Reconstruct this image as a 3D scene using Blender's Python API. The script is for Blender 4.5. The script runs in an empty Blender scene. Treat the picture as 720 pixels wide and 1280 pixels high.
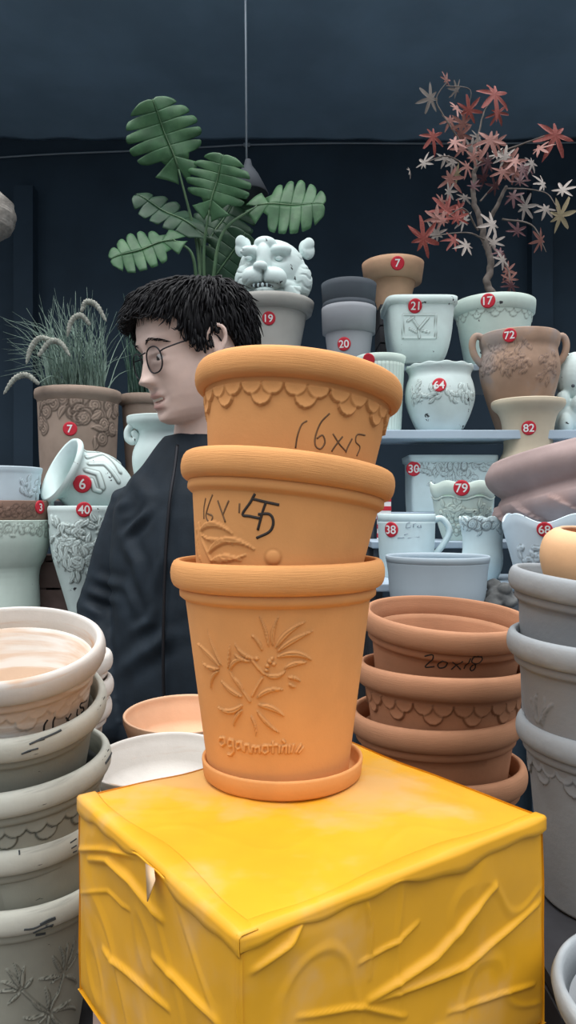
import bpy, bmesh, math, random
import numpy as np
from mathutils import Vector, Matrix, noise

random.seed(7)
rng = np.random.default_rng(7)
SC = bpy.context.scene
COL = SC.collection
F, CX, HY, ZC = 924.0, 360.0, 640.0, 1.30      # lens in pixels, image centre, camera height
PI = math.pi


def P(u, v, d):
    return Vector(((u - CX) / F * d, d, ZC - (v - HY) / F * d))


# ------------------------------------------------------------------ materials
def mat(name, base, rough=0.8, var=0.12, scale=18.0, bump=0.0, bscale=60.0, spec=0.3,
        chips=None, wash_shade=None, patch=None, streak=None, alpha=None, rings=None, metallic=0.0):
    m = bpy.data.materials.new(name)
    m.use_nodes = True
    nt = m.node_tree
    N, Lk = nt.nodes, nt.links
    b = N['Principled BSDF']
    b.inputs['Roughness'].default_value = rough
    b.inputs['Metallic'].default_value = metallic
    if 'Specular IOR Level' in b.inputs:
        b.inputs['Specular IOR Level'].default_value = spec
    tc = N.new('ShaderNodeTexCoord')

    def noise_node(sc, det=4.0, rg=0.55, stretch=None, dist=0.0):
        n = N.new('ShaderNodeTexNoise')
        n.inputs['Scale'].default_value = sc
        n.inputs['Detail'].default_value = det
        n.inputs['Roughness'].default_value = rg
        n.inputs['Distortion'].default_value = dist
        if stretch:
            mp = N.new('ShaderNodeMapping')
            mp.inputs['Scale'].default_value = stretch
            Lk.new(tc.outputs['Object'], mp.inputs['Vector'])
            Lk.new(mp.outputs['Vector'], n.inputs['Vector'])
        else:
            Lk.new(tc.outputs['Object'], n.inputs['Vector'])
        return n.outputs['Fac']

    def ramp(sock, a, c):
        r = N.new('ShaderNodeMapRange')
        r.inputs['From Min'].default_value = a
        r.inputs['From Max'].default_value = c
        r.interpolation_type = 'SMOOTHSTEP'
        Lk.new(sock, r.inputs['Value'])
        return r.outputs['Result']

    def mixc(fac, a, c):
        x = N.new('ShaderNodeMix')
        x.data_type = 'RGBA'
        if isinstance(fac, float):
            x.inputs[0].default_value = fac
        else:
            Lk.new(fac, x.inputs[0])
        for s, i in ((a, 6), (c, 7)):
            if isinstance(s, tuple):
                x.inputs[i].default_value = (*s[:3], 1)
            else:
                Lk.new(s, x.inputs[i])
        return x.outputs[2]

    lo = tuple(max(0, c * (1 - var)) for c in base)
    hi = tuple(min(1, c * (1 + var)) for c in base)
    col = mixc(ramp(noise_node(scale), 0.3, 0.7), lo, hi)
    if patch:
        pc, ps, a, c = patch[:4]
        col = mixc(ramp(noise_node(ps, 5, 0.6, patch[4] if len(patch) > 4 else None), a, c), col, pc)
    if streak:
        pc, ps, a, c, st = streak
        col = mixc(ramp(noise_node(ps, 4, 0.6, st, 0.5), a, c), col, pc)
    if wash_shade:                                   # paint rubbed into the relief; on bare terracotta, edge shade put into the colour
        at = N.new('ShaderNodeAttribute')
        at.attribute_name = 'wash_shade'
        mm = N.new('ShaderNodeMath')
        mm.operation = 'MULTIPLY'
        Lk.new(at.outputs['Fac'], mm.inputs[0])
        mm.inputs[1].default_value = wash_shade[1]
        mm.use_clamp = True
        col = mixc(mm.outputs[0], col, wash_shade[0])
    if chips:
        pc, ps, a = chips[:3]
        st = chips[3] if len(chips) > 3 else None
        col = mixc(ramp(noise_node(ps, 6, 0.62, st), a, a + 0.02), col, pc)
    Lk.new(col, b.inputs['Base Color'])
    if bump:
        bn = N.new('ShaderNodeBump')
        bn.inputs['Strength'].default_value = bump
        bn.inputs['Distance'].default_value = 0.002
        Lk.new(noise_node(bscale, 6, 0.6, rings), bn.inputs['Height'])
        Lk.new(bn.outputs['Normal'], b.inputs['Normal'])
    return m


TER = (0.70, 0.345, 0.125)
M = {}
M['orange'] = mat('orange_terracotta', (0.70, 0.325, 0.115), 0.75, 0.07, 14, 0.12, 220, wash_shade=((0.42, 0.17, 0.05), 0.55))  # last colour paints shade along the edges of moulded leaves and scallops
M['orange_rim'] = mat('orange_terracotta_rim', (0.70, 0.325, 0.115), 0.75, 0.07, 14, 0.25, 60, rings=(1, 1, 22))
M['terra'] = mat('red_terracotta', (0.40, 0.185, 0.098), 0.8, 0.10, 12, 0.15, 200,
                 chips=((0.75, 0.66, 0.58), 55, 0.735), wash_shade=((0.16, 0.07, 0.035), 0.7))  # darker brown is crevice shade round the scallops, put into the colour
M['terra_rim'] = mat('red_terracotta_rim', (0.43, 0.21, 0.115), 0.8, 0.10, 12, 0.25, 60, rings=(1, 1, 22))
M['terra_pale'] = mat('pale_terracotta', (0.68, 0.42, 0.27), 0.85, 0.1, 12, 0.15, 150)
M['peach'] = mat('peach_clay', (0.80, 0.50, 0.28), 0.8, 0.06, 14, 0.1, 200)
M['limed'] = mat('limewashed_clay', (0.60, 0.47, 0.37), 0.85, 0.08, 12, 0.2, 160,
                 streak=((0.80, 0.78, 0.75), 9, 0.42, 0.66, (1, 1, 7)))
M['limed_inside'] = mat('limewashed_inside', (0.72, 0.55, 0.42), 0.85, 0.08, 8, 0.2, 120,
                    streak=((0.85, 0.84, 0.81), 7, 0.40, 0.60, (1, 1, 8)))
M['limed_in'] = mat('limewashed_clay_rim', (0.60, 0.57, 0.535), 0.8, 0.08, 12, 0.2, 120,
                    streak=((0.52, 0.33, 0.21), 9, 0.55, 0.72, (1, 1, 9)))
M['sage'] = mat('aged_sage_paint', (0.33, 0.335, 0.285), 0.75, 0.10, 14, 0.2, 120,
                wash_shade=((0.03, 0.035, 0.03), 0.9), chips=((0.04, 0.045, 0.04), 26, 0.70, (1, 1, 4)))
M['sage_rim'] = mat('aged_sage_rim', (0.56, 0.57, 0.51), 0.7, 0.12, 14, 0.2, 120,
                    streak=((0.30, 0.31, 0.28), 10, 0.55, 0.75, (1, 1, 8)),
                    chips=((0.035, 0.04, 0.04), 17, 0.685, (1, 1, 5)))
M['dark_in'] = mat('dark_inner_glaze', (0.06, 0.07, 0.075), 0.6, 0.2, 14)
M['gray'] = mat('ash_grey_paint', (0.27, 0.285, 0.30), 0.8, 0.09, 10, 0.2, 160,
                wash_shade=((0.10, 0.11, 0.12), 0.6), chips=((0.6, 0.63, 0.66), 60, 0.74))
M['gray_rim'] = mat('ash_grey_rim', (0.30, 0.325, 0.345), 0.8, 0.08, 12, 0.2, 120,
                    streak=((0.43, 0.47, 0.50), 9, 0.48, 0.72, (1, 1, 7)))
WH = (0.66, 0.78, 0.77)
M['white'] = mat('chipped_white_paint', WH, 0.6, 0.07, 14, 0.1, 100, wash_shade=((0.10, 0.115, 0.10), 0.85),
                 chips=((0.035, 0.04, 0.045), 30, 0.655))
M['white_clean'] = mat('white_glaze', (0.63, 0.77, 0.80), 0.5, 0.06, 14, 0.05, 100, wash_shade=((0.10, 0.12, 0.13), 0.85))
M['blue_white'] = mat('blue_white_glaze', (0.66, 0.79, 0.88), 0.5, 0.05, 12, wash_shade=((0.12, 0.14, 0.15), 0.8),
                      chips=((0.05, 0.055, 0.06), 26, 0.68))
M['mint'] = mat('pale_green_glaze', (0.62, 0.74, 0.68), 0.6, 0.07, 12, chips=((0.05, 0.055, 0.06), 26, 0.66), wash_shade=((0.14, 0.16, 0.14), 0.7))
M['bluegrey'] = mat('blue_grey_glaze', (0.40, 0.48, 0.54), 0.5, 0.05, 10)
M['taupe'] = mat('taupe_clay', (0.47, 0.46, 0.43), 0.85, 0.07, 10, 0.1, 90)
M['darkgrey'] = mat('dark_grey_plastic', (0.075, 0.09, 0.11), 0.6, 0.08, 10)
M['midgrey'] = mat('grey_plastic', (0.36, 0.375, 0.41), 0.65, 0.05, 10)
M['amber'] = mat('brown_amphora', (0.40, 0.265, 0.19), 0.75, 0.18, 10, 0.15, 90,
                 patch=((0.34, 0.275, 0.25), 9, 0.45, 0.62), wash_shade=((0.10, 0.075, 0.075), 0.7))
M['rosebrown'] = mat('brown_rose_clay', (0.34, 0.255, 0.205), 0.8, 0.15, 12, 0.1, 90, wash_shade=((0.07, 0.05, 0.04), 0.75))
M['beige'] = mat('beige_clay', (0.58, 0.50, 0.38), 0.8, 0.06, 12, 0.05, 90)
M['mauve'] = mat('mauve_brown_clay', (0.38, 0.285, 0.275), 0.75, 0.15, 9, 0.2, 90,
                 patch=((0.45, 0.28, 0.24), 6, 0.5, 0.7))
M['rock'] = mat('rough_grey_stone', (0.16, 0.165, 0.165), 0.9, 0.3, 30, 0.6, 60)
M['brown_band'] = mat('brown_relief_band', (0.27, 0.17, 0.13), 0.75, 0.12, 12, wash_shade=((0.08, 0.05, 0.04), 0.8))
M['red_sticker'] = mat('red_sticker', (0.60, 0.028, 0.05), 0.5, 0.03, 10)
M['white_print'] = mat('white_print', (0.86, 0.86, 0.86), 0.6, 0.01, 10)
M['marker'] = mat('black_marker', (0.035, 0.028, 0.025), 0.6, 0.1, 40)
M['marker_faint'] = mat('worn_marker', (0.16, 0.085, 0.04), 0.7, 0.25, 60)
M['soil'] = mat('dark_potting_soil', (0.03, 0.025, 0.02), 1.0, 0.4, 80, 0.8, 120)
M['wood'] = mat('weathered_plank', (0.17, 0.135, 0.11), 0.85, 0.2, 12, 0.3, 30,
                streak=((0.10, 0.08, 0.065), 8, 0.4, 0.7, (1, 12, 12)))
M['darkwood'] = mat('dark_crate_wood', (0.035, 0.035, 0.04), 0.9, 0.25, 14)
M['crate'] = mat('reddish_crate_wood', (0.16, 0.11, 0.10), 0.9, 0.2, 20)
M['shelf'] = mat('pale_blue_shelf_board', (0.42, 0.52, 0.62), 0.5, 0.05, 8)
M['shelf_dark'] = mat('dark_shelf_frame', (0.06, 0.07, 0.085), 0.7, 0.1, 8)


# ------------------------------------------------------------------ object helpers
def link(o):
    COL.objects.link(o)
    return o


def thing(name, label, cat, loc=(0, 0, 0), rot=None, group=None):
    o = link(bpy.data.objects.new(name, None))
    o.empty_display_size = 0.05
    o.location = loc
    if rot is not None:
        o.rotation_euler = rot.to_euler() if isinstance(rot, Matrix) else rot
    return tag(o, label, cat, group)


def tag(o, label, cat, group=None):
    o['label'] = label
    o['category'] = cat
    if group:
        o['group'] = group
    return o


def mk(name, verts, faces, m, parent=None, smooth=True, wash_shade=None, mats=None, fmat=None):
    me = bpy.data.meshes.new(name)
    me.from_pydata([tuple(map(float, v)) for v in verts], [], [tuple(map(int, f)) for f in faces])
    if mats:
        for q in mats:
            me.materials.append(q)
    else:
        me.materials.append(m)
    if fmat is not None:
        me.polygons.foreach_set('material_index', np.asarray(fmat, dtype=np.int32))
    if smooth:
        me.polygons.foreach_set('use_smooth', np.ones(len(me.polygons), dtype=bool))
    if wash_shade is not None:
        a = me.attributes.new('wash_shade', 'FLOAT', 'POINT')
        a.data.foreach_set('value', np.asarray(wash_shade, dtype=np.float32))
    me.update()
    o = link(bpy.data.objects.new(name, me))
    if parent:
        o.parent = parent
    return o


def struct(name, verts, faces, m, smooth=False):
    o = mk(name, verts, faces, m, None, smooth)
    o['kind'] = 'structure'
    return o


class Geo:
    """collects shapes for one mesh"""
    def __init__(s):
        s.v, s.f = [], []

    def add(s, v, f):
        k = len(s.v)
        s.v += [tuple(map(float, p)) for p in v]
        s.f += [tuple(int(i) + k for i in q) for q in f]
        return s

    def box(s, lo, hi, bev=0.0):
        x0, y0, z0 = lo
        x1, y1, z1 = hi
        v = [(x0, y0, z0), (x1, y0, z0), (x1, y1, z0), (x0, y1, z0), (x0, y0, z1), (x1, y0, z1), (x1, y1, z1), (x0, y1, z1)]
        f = [(0, 3, 2, 1), (4, 5, 6, 7), (0, 1, 5, 4), (1, 2, 6, 5), (2, 3, 7, 6), (3, 0, 4, 7)]
        return s.add(v, f)

    def tube(s, pts, rad, sides=8, flat=None):
        v, f = tube(pts, rad, sides, flat)
        return s.add(v, f)

    def ell(s, c, r, rot=None, n=24, m=16):
        v, f = ellipsoid(c, r, rot, n, m)
        return s.add(v, f)

    def mk(s, name, m, parent=None, smooth=True):
        return mk(name, s.v, s.f, m, parent, smooth)


def tube(pts, rad, sides=8, flat=None):
    pts = [Vector(p) for p in pts]
    n = len(pts)
    if not hasattr(rad, '__len__'):
        rad = [rad] * n
    v, f = [], []
    ref = None
    for i, p in enumerate(pts):
        t = (pts[min(i + 1, n - 1)] - pts[max(i - 1, 0)])
        t = t.normalized() if t.length > 1e-9 else Vector((0, 0, 1))
        if ref is None:
            ref = Vector((1, 0, 0)) if abs(t.x) < 0.9 else Vector((0, 1, 0))
        a = (ref - t * ref.dot(t))
        a = a.normalized() if a.length > 1e-6 else t.orthogonal().normalized()
        b = t.cross(a)
        ref = a
        for k in range(sides):
            g = 2 * PI * k / sides
            v.append(p + (a * math.cos(g) + b * math.sin(g)) * rad[i])
    for i in range(n - 1):
        for k in range(sides):
            k2 = (k + 1) % sides
            f.append((i * sides + k, i * sides + k2, (i + 1) * sides + k2, (i + 1) * sides + k))
    f.append(tuple(range(sides - 1, -1, -1)))
    f.append(tuple((n - 1) * sides + k for k in range(sides)))
    return v, f


def ellipsoid(c, r, rot=None, n=24, m=16):
    c = Vector(c)
    if not hasattr(r, '__len__'):
        r = (r, r, r)
    v, f = [], []

    def put(x, y, z):
        q = Vector((x * r[0], y * r[1], z * r[2]))
        if rot is not None:
            q = rot @ q
        v.append(c + q)
    put(0, 0, -1)
    for j in range(1, m):
        a = -PI / 2 + PI * j / m
        for i in range(n):
            g = 2 * PI * i / n
            put(math.cos(a) * math.cos(g), math.cos(a) * math.sin(g), math.sin(a))
    put(0, 0, 1)
    for i in range(n):
        f.append((0, 1 + (i + 1) % n, 1 + i))
        for j in range(m - 2):
            a = 1 + j * n
            f.append((a + i, a + (i + 1) % n, a + n + (i + 1) % n, a + n + i))
        a = 1 + (m - 2) * n
        f.append((a + i, a + (i + 1) % n, len(v) - 1))
    return v, f


def limb(g, pts, rad, sides=16):
    """tapered limb with round ends, closed"""
    pts = [Vector(p) for p in pts]
    a, b = pts[0], pts[-1]
    ta, tb = (pts[1] - a).normalized(), (b - pts[-2]).normalized()
    P2, R2 = [], []
    for k in range(4):
        q = PI / 2 * (k / 4)
        P2.append(a - ta * rad[0] * math.cos(q))
        R2.append(max(rad[0] * math.sin(q), rad[0] * 0.02))
    P2 += pts
    R2 += list(rad)
    for k in range(3, -1, -1):
        q = PI / 2 * (k / 4)
        P2.append(b + tb * rad[-1] * math.cos(q))
        R2.append(max(rad[-1] * math.sin(q), rad[-1] * 0.02))
    g.tube(P2, R2, sides)


def smooth_path(pts, n=24):
    """Catmull-Rom through the points"""
    pts = [Vector(p) for p in pts]
    if len(pts) == 2:
        return [pts[0].lerp(pts[1], i / (n - 1)) for i in range(n)]
    q = [pts[0] * 2 - pts[1]] + pts + [pts[-1] * 2 - pts[-2]]
    segs = len(pts) - 1
    out = []
    for i in range(n):
        t = i / (n - 1) * segs
        k = min(int(t), segs - 1)
        t -= k
        p0, p1, p2, p3 = q[k:k + 4]
        out.append(0.5 * ((2 * p1) + (p2 - p0) * t + (2 * p0 - 5 * p1 + 4 * p2 - p3) * t * t + (3 * p1 - p0 - 3 * p2 + p3) * t ** 3))
    return out


def remesh(g, voxel, smooth=2, factor=0.5):
    """union of closed shapes as one continuous surface -> numpy verts, face list"""
    me = bpy.data.meshes.new('tmp')
    me.from_pydata(g.v, [], g.f)
    o = link(bpy.data.objects.new('tmp', me))
    r = o.modifiers.new('r', 'REMESH')
    r.mode = 'VOXEL'
    r.voxel_size = voxel
    if smooth:
        s = o.modifiers.new('s', 'SMOOTH')
        s.factor = factor
        s.iterations = smooth
    dg = bpy.context.evaluated_depsgraph_get()
    ev = o.evaluated_get(dg)
    m2 = bpy.data.meshes.new_from_object(ev)
    n = len(m2.vertices)
    co = np.empty(n * 3, dtype=np.float32)
    m2.vertices.foreach_get('co', co)
    fs = [tuple(p.vertices) for p in m2.polygons]
    bpy.data.objects.remove(o)
    bpy.data.meshes.remove(me)
    bpy.data.meshes.remove(m2)
    return co.reshape(-1, 3).astype(float), fs


# ------------------------------------------------------------------ surfaces of revolution
def superk(th, p, asp=1.0):
    c, s = np.abs(np.cos(th)), np.abs(np.sin(th)) / asp
    return 1.0 / (c ** p + s ** p) ** (1.0 / p)


class Surf:
    """outer surface of a pot, for laying writing, stickers and relief on it"""
    def __init__(s, prof, loc, rot, shape=None):
        pr = sorted(prof, key=lambda a: a[1])
        s.z = np.array([a[1] for a in pr])
        s.r = np.array([a[0] for a in pr])
        s.M = Matrix.Translation(loc) @ rot.to_4x4()
        s.Mi = s.M.inverted()
        s.shape = shape

    def rad(s, th, z):
        r = np.interp(z, s.z, s.r)
        return r * superk(th, *s.shape) if s.shape else r

    def hit(s, u, v):
        d = Vector(((u - CX) / F, 1.0, -(v - HY) / F))
        o = s.Mi @ Vector((0, 0, ZC))
        dd = s.Mi.to_3x3() @ d
        base = (s.M.translation - Vector((0, 0, ZC))).y
        t = np.linspace(max(base - 0.45, 0.05), base + 0.05, 6000)
        x, y, z = o.x + dd.x * t, o.y + dd.y * t, o.z + dd.z * t
        th = np.arctan2(y, x)
        ok = (np.hypot(x, y) < s.rad(th, z))
        i = int(np.argmax(ok)) if ok.any() else int(np.argmin(np.hypot(x, y) - s.rad(th, z)))
        a = float(th[i])
        return (a - 2 * PI if a > PI / 2 else a), float(z[i])

    def pt(s, th, z, off=0.0):
        r = float(s.rad(np.array(th), z)) + off
        return Vector((r * math.cos(th), r * math.sin(th), z))

    def wrap(s, th0, z0, du, dv, off):
        r0 = float(s.rad(np.array(th0), z0))
        if s.shape:                                   # flat faced pots: go along the face
            p = s.pt(th0, z0)
            r2 = float(np.interp(z0 + dv, s.z, s.r) - np.interp(z0, s.z, s.r))
            return p + Vector((du, -off - r2 * abs(math.sin(th0)), dv))
        return s.pt(th0 + du / r0, z0 + dv, off)


def lathe(prof, n, nout, relief=None, shape=None, wave=None, washk=1.0):
    """prof rows from the outer foot over the rim to the inner floor; the first nout rows are the outside.
    relief(TH, Z) -> height of the moulding and amount of rubbed-in paint and painted edge shade"""
    prof = np.array(prof, float)
    th = np.linspace(0, 2 * PI, n, endpoint=False)
    TH, Z = np.meshgrid(th, prof[:, 1])
    R = np.repeat(prof[:, :1], n, 1)
    W = np.zeros_like(R)
    if relief is not None:
        h, w = relief(TH[:nout], Z[:nout], R[:nout])
        R[:nout] += h
        W[:nout] = w
    k = superk(TH, *shape) if shape else 1.0
    X, Y = R * k * np.cos(TH), R * k * np.sin(TH)
    Zc = Z.copy()
    if wave is not None:
        Zc = Zc + wave(TH, Z)
    m = len(prof)
    v = np.stack([X, Y, Zc], -1).reshape(-1, 3)
    i = np.arange(m - 1)[:, None] * n
    j = np.arange(n)[None, :]
    j2 = (j + 1) % n
    f = np.stack([i + j, i + j2, i + n + j2, i + n + j], -1).reshape(-1, 4).tolist()
    f.append(list(range(n - 1, -1, -1)))
    f.append([(m - 1) * n + q for q in range(n)])
    return v, f, W.reshape(-1)


def densify(pts, rows):
    """resample a polyline of (r, z) to about that many rows, keeping corners"""
    pts = [tuple(p) for p in pts]
    L = sum(math.dist(a, b) for a, b in zip(pts, pts[1:]))
    out = []
    for a, b in zip(pts, pts[1:]):
        k = max(1, int(round(rows * math.dist(a, b) / L)))
        out += [(a[0] + (b[0] - a[0]) * i / k, a[1] + (b[1] - a[1]) * i / k) for i in range(k)]
    return out + [pts[-1]]


# relief primitives live in (s, z): s = angle * radius
def seg_field(S, Z, line):
    """distance to a polyline and the parameter along it"""
    line = np.asarray(line)
    best = np.full(S.shape, 1e9)
    par = np.zeros(S.shape)
    n = len(line) - 1
    for i in range(n):
        a, b = line[i], line[i + 1]
        d = b - a
        L2 = d @ d + 1e-12
        t = np.clip(((S - a[0]) * d[0] + (Z - a[1]) * d[1]) / L2, 0, 1)
        q = np.hypot(S - a[0] - t * d[0], Z - a[1] - t * d[1])
        m = q < best
        best = np.where(m, q, best)
        par = np.where(m, (i + t) / n, par)
    return best, par


def leaf_h(S, Z, a, b, w, bend=0.0, H=0.0016):
    a, b = np.array(a), np.array(b)
    d = b - a
    nrm = np.array([-d[1], d[0]])
    tt = np.linspace(0, 1, 9)[:, None]
    line = a + d * tt + nrm * bend * (4 * tt * (1 - tt))
    q, t = seg_field(S, Z, line)
    hw = w * np.sin(PI * np.clip(t, 0, 1) ** 0.75) ** 0.8 + 1e-6
    x = q / hw
    h = H * np.sqrt(np.clip(1 - x * x, 0, 1)) * (1 - 0.5 * np.exp(-(x / 0.18) ** 2))
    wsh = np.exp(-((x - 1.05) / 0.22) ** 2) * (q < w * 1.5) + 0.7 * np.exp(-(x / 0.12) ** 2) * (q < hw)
    return h, wsh


def stroke_h(S, Z, line, w, H):
    q, t = seg_field(S, Z, line)
    x = q / w
    return H * np.sqrt(np.clip(1 - x * x, 0, 1)), np.exp(-((x - 1.05) / 0.3) ** 2)


def comb(acc, new):
    return np.maximum(acc[0], new[0]), np.maximum(acc[1] * (new[0] < 1e-5), new[1])


def scallop_relief(ztop, rad, count=32, H=0.0016, phase=0.0, lower=True):
    """hanging fish scales: an upper row, and one more scale under every second joint"""
    def fn(TH, Z, R):
        h = np.zeros_like(TH)
        w = np.zeros_like(TH)
        per = 2 * PI / count
        rows = [(ztop - 0.15 * rad, per, phase)]
        if lower:
            rows.insert(0, (ztop - 1.15 * rad, per * 2, phase + per / 2))
        for zc, pr, ph in rows:
            x = ((TH - ph + pr / 2) % pr - pr / 2) * R
            z = Z - zc
            q = np.hypot(x, z) / rad
            ins = (q < 1) & (Z < ztop)
            hh = H * (0.35 + 0.65 * q ** 2) * ins
            edge = np.exp(-((q - 1.03) / 0.09) ** 2) * (Z < ztop) * (z < 0.35 * rad)
            w = np.where(ins, 0, w)
            h = np.where(ins, np.maximum(h * 0.0, hh), h)
            w = np.maximum(w, edge)
        return h, w
    return fn


def scatter_relief(sf_r, boxes, H=0.0016, kind='rose', seed=1, dens=1.0):
    """clusters of moulded roses, leaves or grapes inside (th0, th1, z0, z1) patches"""
    def fn(TH, Z, R):
        rr = random.Random(seed)
        acc = (np.zeros_like(TH), np.zeros_like(TH))
        for (t0, t1, z0, z1, size) in boxes:
            S = TH * sf_r
            s0, s1 = t0 * sf_r, t1 * sf_r
            n = max(3, int(dens * (s1 - s0) * (z1 - z0) / (size * size * 1.6)))
            for _ in range(n):
                cs, cz = rr.uniform(s0, s1), rr.uniform(z0, z1)
                if kind == 'rose' and rr.random() < 0.6:
                    q = np.hypot(S - cs, Z - cz) / size
                    a = np.arctan2(Z - cz, S - cs)
                    h = H * np.clip(1.05 - q, 0, 1) ** 0.4 * (0.55 + 0.45 * np.cos(a + q * 15)) * (q < 1)
                    w = (np.exp(-((q - 1.0) / 0.15) ** 2) + 0.55 * (np.cos(a + q * 15) < -0.4) * (q < 1))
                    acc = comb(acc, (h, np.clip(w, 0, 1)))
                elif kind == 'grape':
                    q = np.hypot(S - cs, Z - cz) / (size * 0.6)
                    acc = comb(acc, (H * np.sqrt(np.clip(1 - q * q, 0, 1)), np.exp(-((q - 1.05) / 0.2) ** 2)))
                else:
                    a = rr.uniform(0, 2 * PI)
                    acc = comb(acc, leaf_h(S, Z, (cs, cz), (cs + 2 * size * math.cos(a), cz + 2 * size * math.sin(a)),
                                           size * 0.5, rr.uniform(-.2, .2), H))
        return acc
    return fn


def multi(*fs):
    def fn(TH, Z, R):
        acc = (np.zeros_like(TH), np.zeros_like(TH))
        for q in fs:
            acc = comb(acc, q(TH, Z, R))
        return acc
    return fn


# ------------------------------------------------------------------ writing and stickers
def marker(sf, strokes, rad, parent, m='marker', label=None):
    g = Geo()
    for st in strokes:
        hits = [sf.hit(u, v) for u, v in st]
        pts = smooth_path([Vector((t, z, 0)) for t, z in hits], max(6, 5 * len(hits)))
        g.tube([sf.pt(p.x, p.y, -rad * 0.35) for p in pts], rad, 6)
    o = g.mk('marker_writing', M[m], parent)
    if label:
        o['label'] = label
    return o


def text_mesh(txt, bold=0.012):
    cu = bpy.data.curves.new('t', 'FONT')
    cu.body = txt
    cu.align_x = 'CENTER'
    cu.align_y = 'CENTER'
    cu.offset = bold
    o = link(bpy.data.objects.new('t', cu))
    dg = bpy.context.evaluated_depsgraph_get()
    me = bpy.data.meshes.new_from_object(o.evaluated_get(dg))
    v = np.array([tuple(a.co) for a in me.vertices])
    f = [tuple(p.vertices) for p in me.polygons]
    bpy.data.objects.remove(o)
    bpy.data.curves.remove(cu)
    bpy.data.meshes.remove(me)
    c = (v.max(0) + v.min(0)) / 2
    return v - c, f


def sticker(sf, parent, u, v, rpx, txt, roll=0.0, extra=0.0):
    """round red price sticker laid on the surface"""
    th, z = sf.hit(u, v)
    d = (sf.M @ sf.pt(th, z)).y
    rad = rpx * d / F
    hd = .6 * rad
    ra = lambda q: float(sf.rad(np.array(th), q))
    r0 = ra(z)
    slope = (ra(z + hd) - ra(z - hd)) / (2 * hd)
    push = max(max(0, ra(z + q * rad) - r0 - slope * q * rad) for q in np.linspace(-.9, .9, 19))

    def put(du, dv, off):
        off += push + extra
        if sf.shape:
            p = sf.pt(th, z)
            return p + Vector((du, -off - slope * dv * abs(math.sin(th)), dv))
        a = th + du / r0
        r = r0 + slope * dv + off
        return Vector((r * math.cos(a), r * math.sin(a), z + dv))
    g = Geo()
    n, rings = 36, 5
    vs = [put(0, 0, 0.0012)]
    fs = []
    for k in range(1, rings + 2):
        rr = rad * min(k, rings) / rings
        off = 0.0012 if k <= rings else -0.001
        for i in range(n):
            a = 2 * PI * i / n
            vs.append(put(rr * math.cos(a), rr * math.sin(a), off))
    for i in range(n):
        fs.append((0, 1 + i, 1 + (i + 1) % n))
        for k in range(rings):
            a = 1 + k * n
            fs.append((a + i, a + n + i, a + n + (i + 1) % n, a + (i + 1) % n))
    o = mk('number_sticker', vs, fs, M['red_sticker'], parent)
    o['label'] = 'round red price sticker'
    if txt:
        tv, tf = text_mesh(txt, 0.014)
        size = rad * 1.12 / (tv[:, 1].max() - tv[:, 1].min())
        if (tv[:, 0].max() - tv[:, 0].min()) * size > rad * 1.45:
            sx = rad * 1.45 / (tv[:, 0].max() - tv[:, 0].min())
        else:
            sx = size
        c, s = math.cos(roll), math.sin(roll)
        vs = []
        for p in tv:
            x, y = p[0] * sx, p[1] * size
            vs.append(put(x * c - y * s, x * s + y * c, 0.0021))
        q = mk('number', vs, tf, M['white_print'], o, smooth=False)
        q['label'] = 'white number %s' % txt


# ------------------------------------------------------------------ the stacked flower pots
def rot_of(tx, ty):
    return Matrix.Rotation(math.radians(ty), 3, 'Y') @ Matrix.Rotation(math.radians(tx), 3, 'X')


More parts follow.
